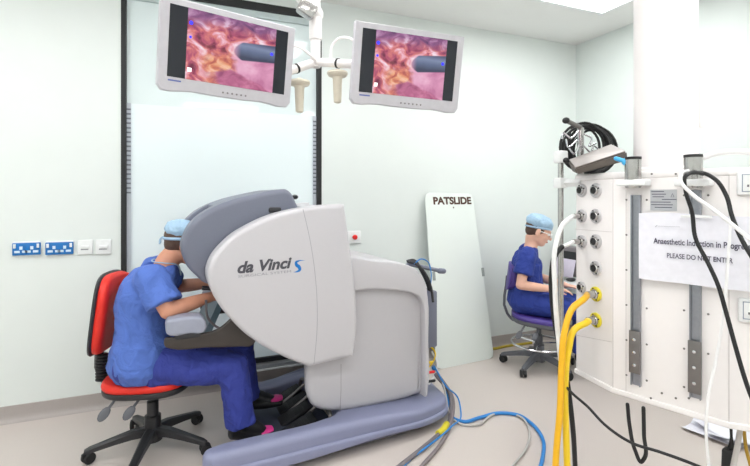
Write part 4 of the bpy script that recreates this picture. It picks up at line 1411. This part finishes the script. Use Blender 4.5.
# ================================================================ WALL PLATES
def wall_box(x0, x1, y0, y1):
    a, b = on_y(x0, y0, YB), on_y(x1, y1, YB)
    return (a.x + b.x) / 2, (a.z + b.z) / 2, b.x - a.x, a.z - b.z
FW = axes(V((0, YB, 0)), V((1, 0, 0)), n=V((0, -1, 0)))
def wf(x, z): return axes(V((x, YB, z)), V((1, 0, 0)), n=V((0, -1, 0)))
for i, (x0, x1, lb) in enumerate(((13, 41.5, 'blue double power socket on the back wall, farthest from the white switches'), (46, 74, 'blue double power socket on the back wall next to white switches'))):
    x, z, w, h = wall_box(x0, x1, 242.3 - .6 * i, 255 - .6 * i)
    t = thing('power_socket', lb, 'power socket', (x, YB, z), 0, 'blue wall sockets')
    F = wf(x, z)
    build('back_box', MB().box((0, h * .06, .006), (w * .97, h * .98, .012), .004, F), M_PLASTW, t)
    build('face_plate', MB().box((0, 0, .014), (w, h * .9, .01), .004, F), M_BLUE, t)
    for s in (-1, 1):
        build('rocker_switch', MB().box((s * w * .41, h * .22, .021), (w * .09, h * .3, .008), .002, F), M_PLASTW, t)
        pn = MB()
        pn.box((s * w * .19, h * .08, .0192), (.016, .02, .001), 0, F)
        pn.box((s * w * .19 - .02, -h * .19, .0192), (.028, .014, .001), 0, F)
        pn.box((s * w * .19 + .02, -h * .19, .0192), (.028, .014, .001), 0, F)
        build('socket_marking', pn, mat('pale_marking', (208, 226, 240), .5), t, smooth=False)
for i, (x0, x1, lb) in enumerate(((78, 93, 'white wall switch plate, the one beside the blue sockets'), (96, 111.5, 'white wall switch plate, the one beside the glass panel'))):
    x, z, w, h = wall_box(x0, x1, 240 - .3 * i, 254 - .3 * i)
    t = thing('wall_plate', lb, 'switch plate', (x, YB, z), 0, 'white wall plates')
    F = wf(x, z)
    build('plate', MB().box((0, 0, .006), (w, h, .012), .004, F), M_PLASTW, t)
    build('rocker', MB().box((0, 0, .014), (w * .55, h * .24, .01), .003, F), M_PLASTW, t)
    build('plate_print', MB().box((-.003, -h * .14, .0125), (w * .5, .008, .0008), 0, F), M_LOGOS, t, smooth=False)
x, z, w, h = wall_box(347.5, 360.5, 231, 243)
t = thing('call_button', 'white wall plate with red emergency button behind the console', 'emergency button', (x, YB, z))
build('plate', MB().box((0, 0, .008), (w, h, .016), .005, wf(x, z)), M_PLASTW, t)
build('button', MB().lathe([(.02, .014), (.02, .03), (.015, .035)], wf(x, z), 20), M_BUTTON, t)

# ================================================================ DESK BY THE WOMAN
dk = thing('desk', 'white desk against right wall in front of the woman', 'desk', (3.3, 2.7, 0))
build('top', MB().box((3.31, 2.66, .625), (.64, .9, .03), .005), M_PLASTW, dk)
for x, y in ((3.04, 2.25), (3.04, 3.05), (3.59, 2.25), (3.59, 3.05)):
    build('leg', MB().box((x, y, .305), (.04, .04, .61), .003), M_STEEL, dk)
q = on_x(571, 256, 3.4)
t = thing('desk_screen', 'dark grey boxy screen standing on the desk behind the card', 'screen', (3.42, q.y, .64))
build('case', MB().box((3.42, q.y, .78), (.14, .3, .28), .02), M_CABG, t)
build('screen', MB().box((3.348, q.y, .82), (.004, .24, .12), 0), M_DARK, t, smooth=False)
for i, (px, py, lb, m) in enumerate(((568, 272, 'upright white card in holder on the desk by the woman', M_PAPER),)):
    q = on_x(px, py, 3.3)
    t = tag(build('document_stand', MB().box((0, 0, 0), (.012, .22, .17), .003, Matrix.Translation((3.26, q.y, .735)) @ Matrix.Rotation(.25, 4, 'Y')), mat('lilac_paper', (214, 206, 224), .6)), lb, 'document stand')
q = on_x(570, 291, 3.16)
tag(build('computer_mouse', MB().ell((3.17, q.y, .655), (.05, .032, .017)), M_DARK, angle=80), 'dark computer mouse on the desk by her hand', 'computer mouse')
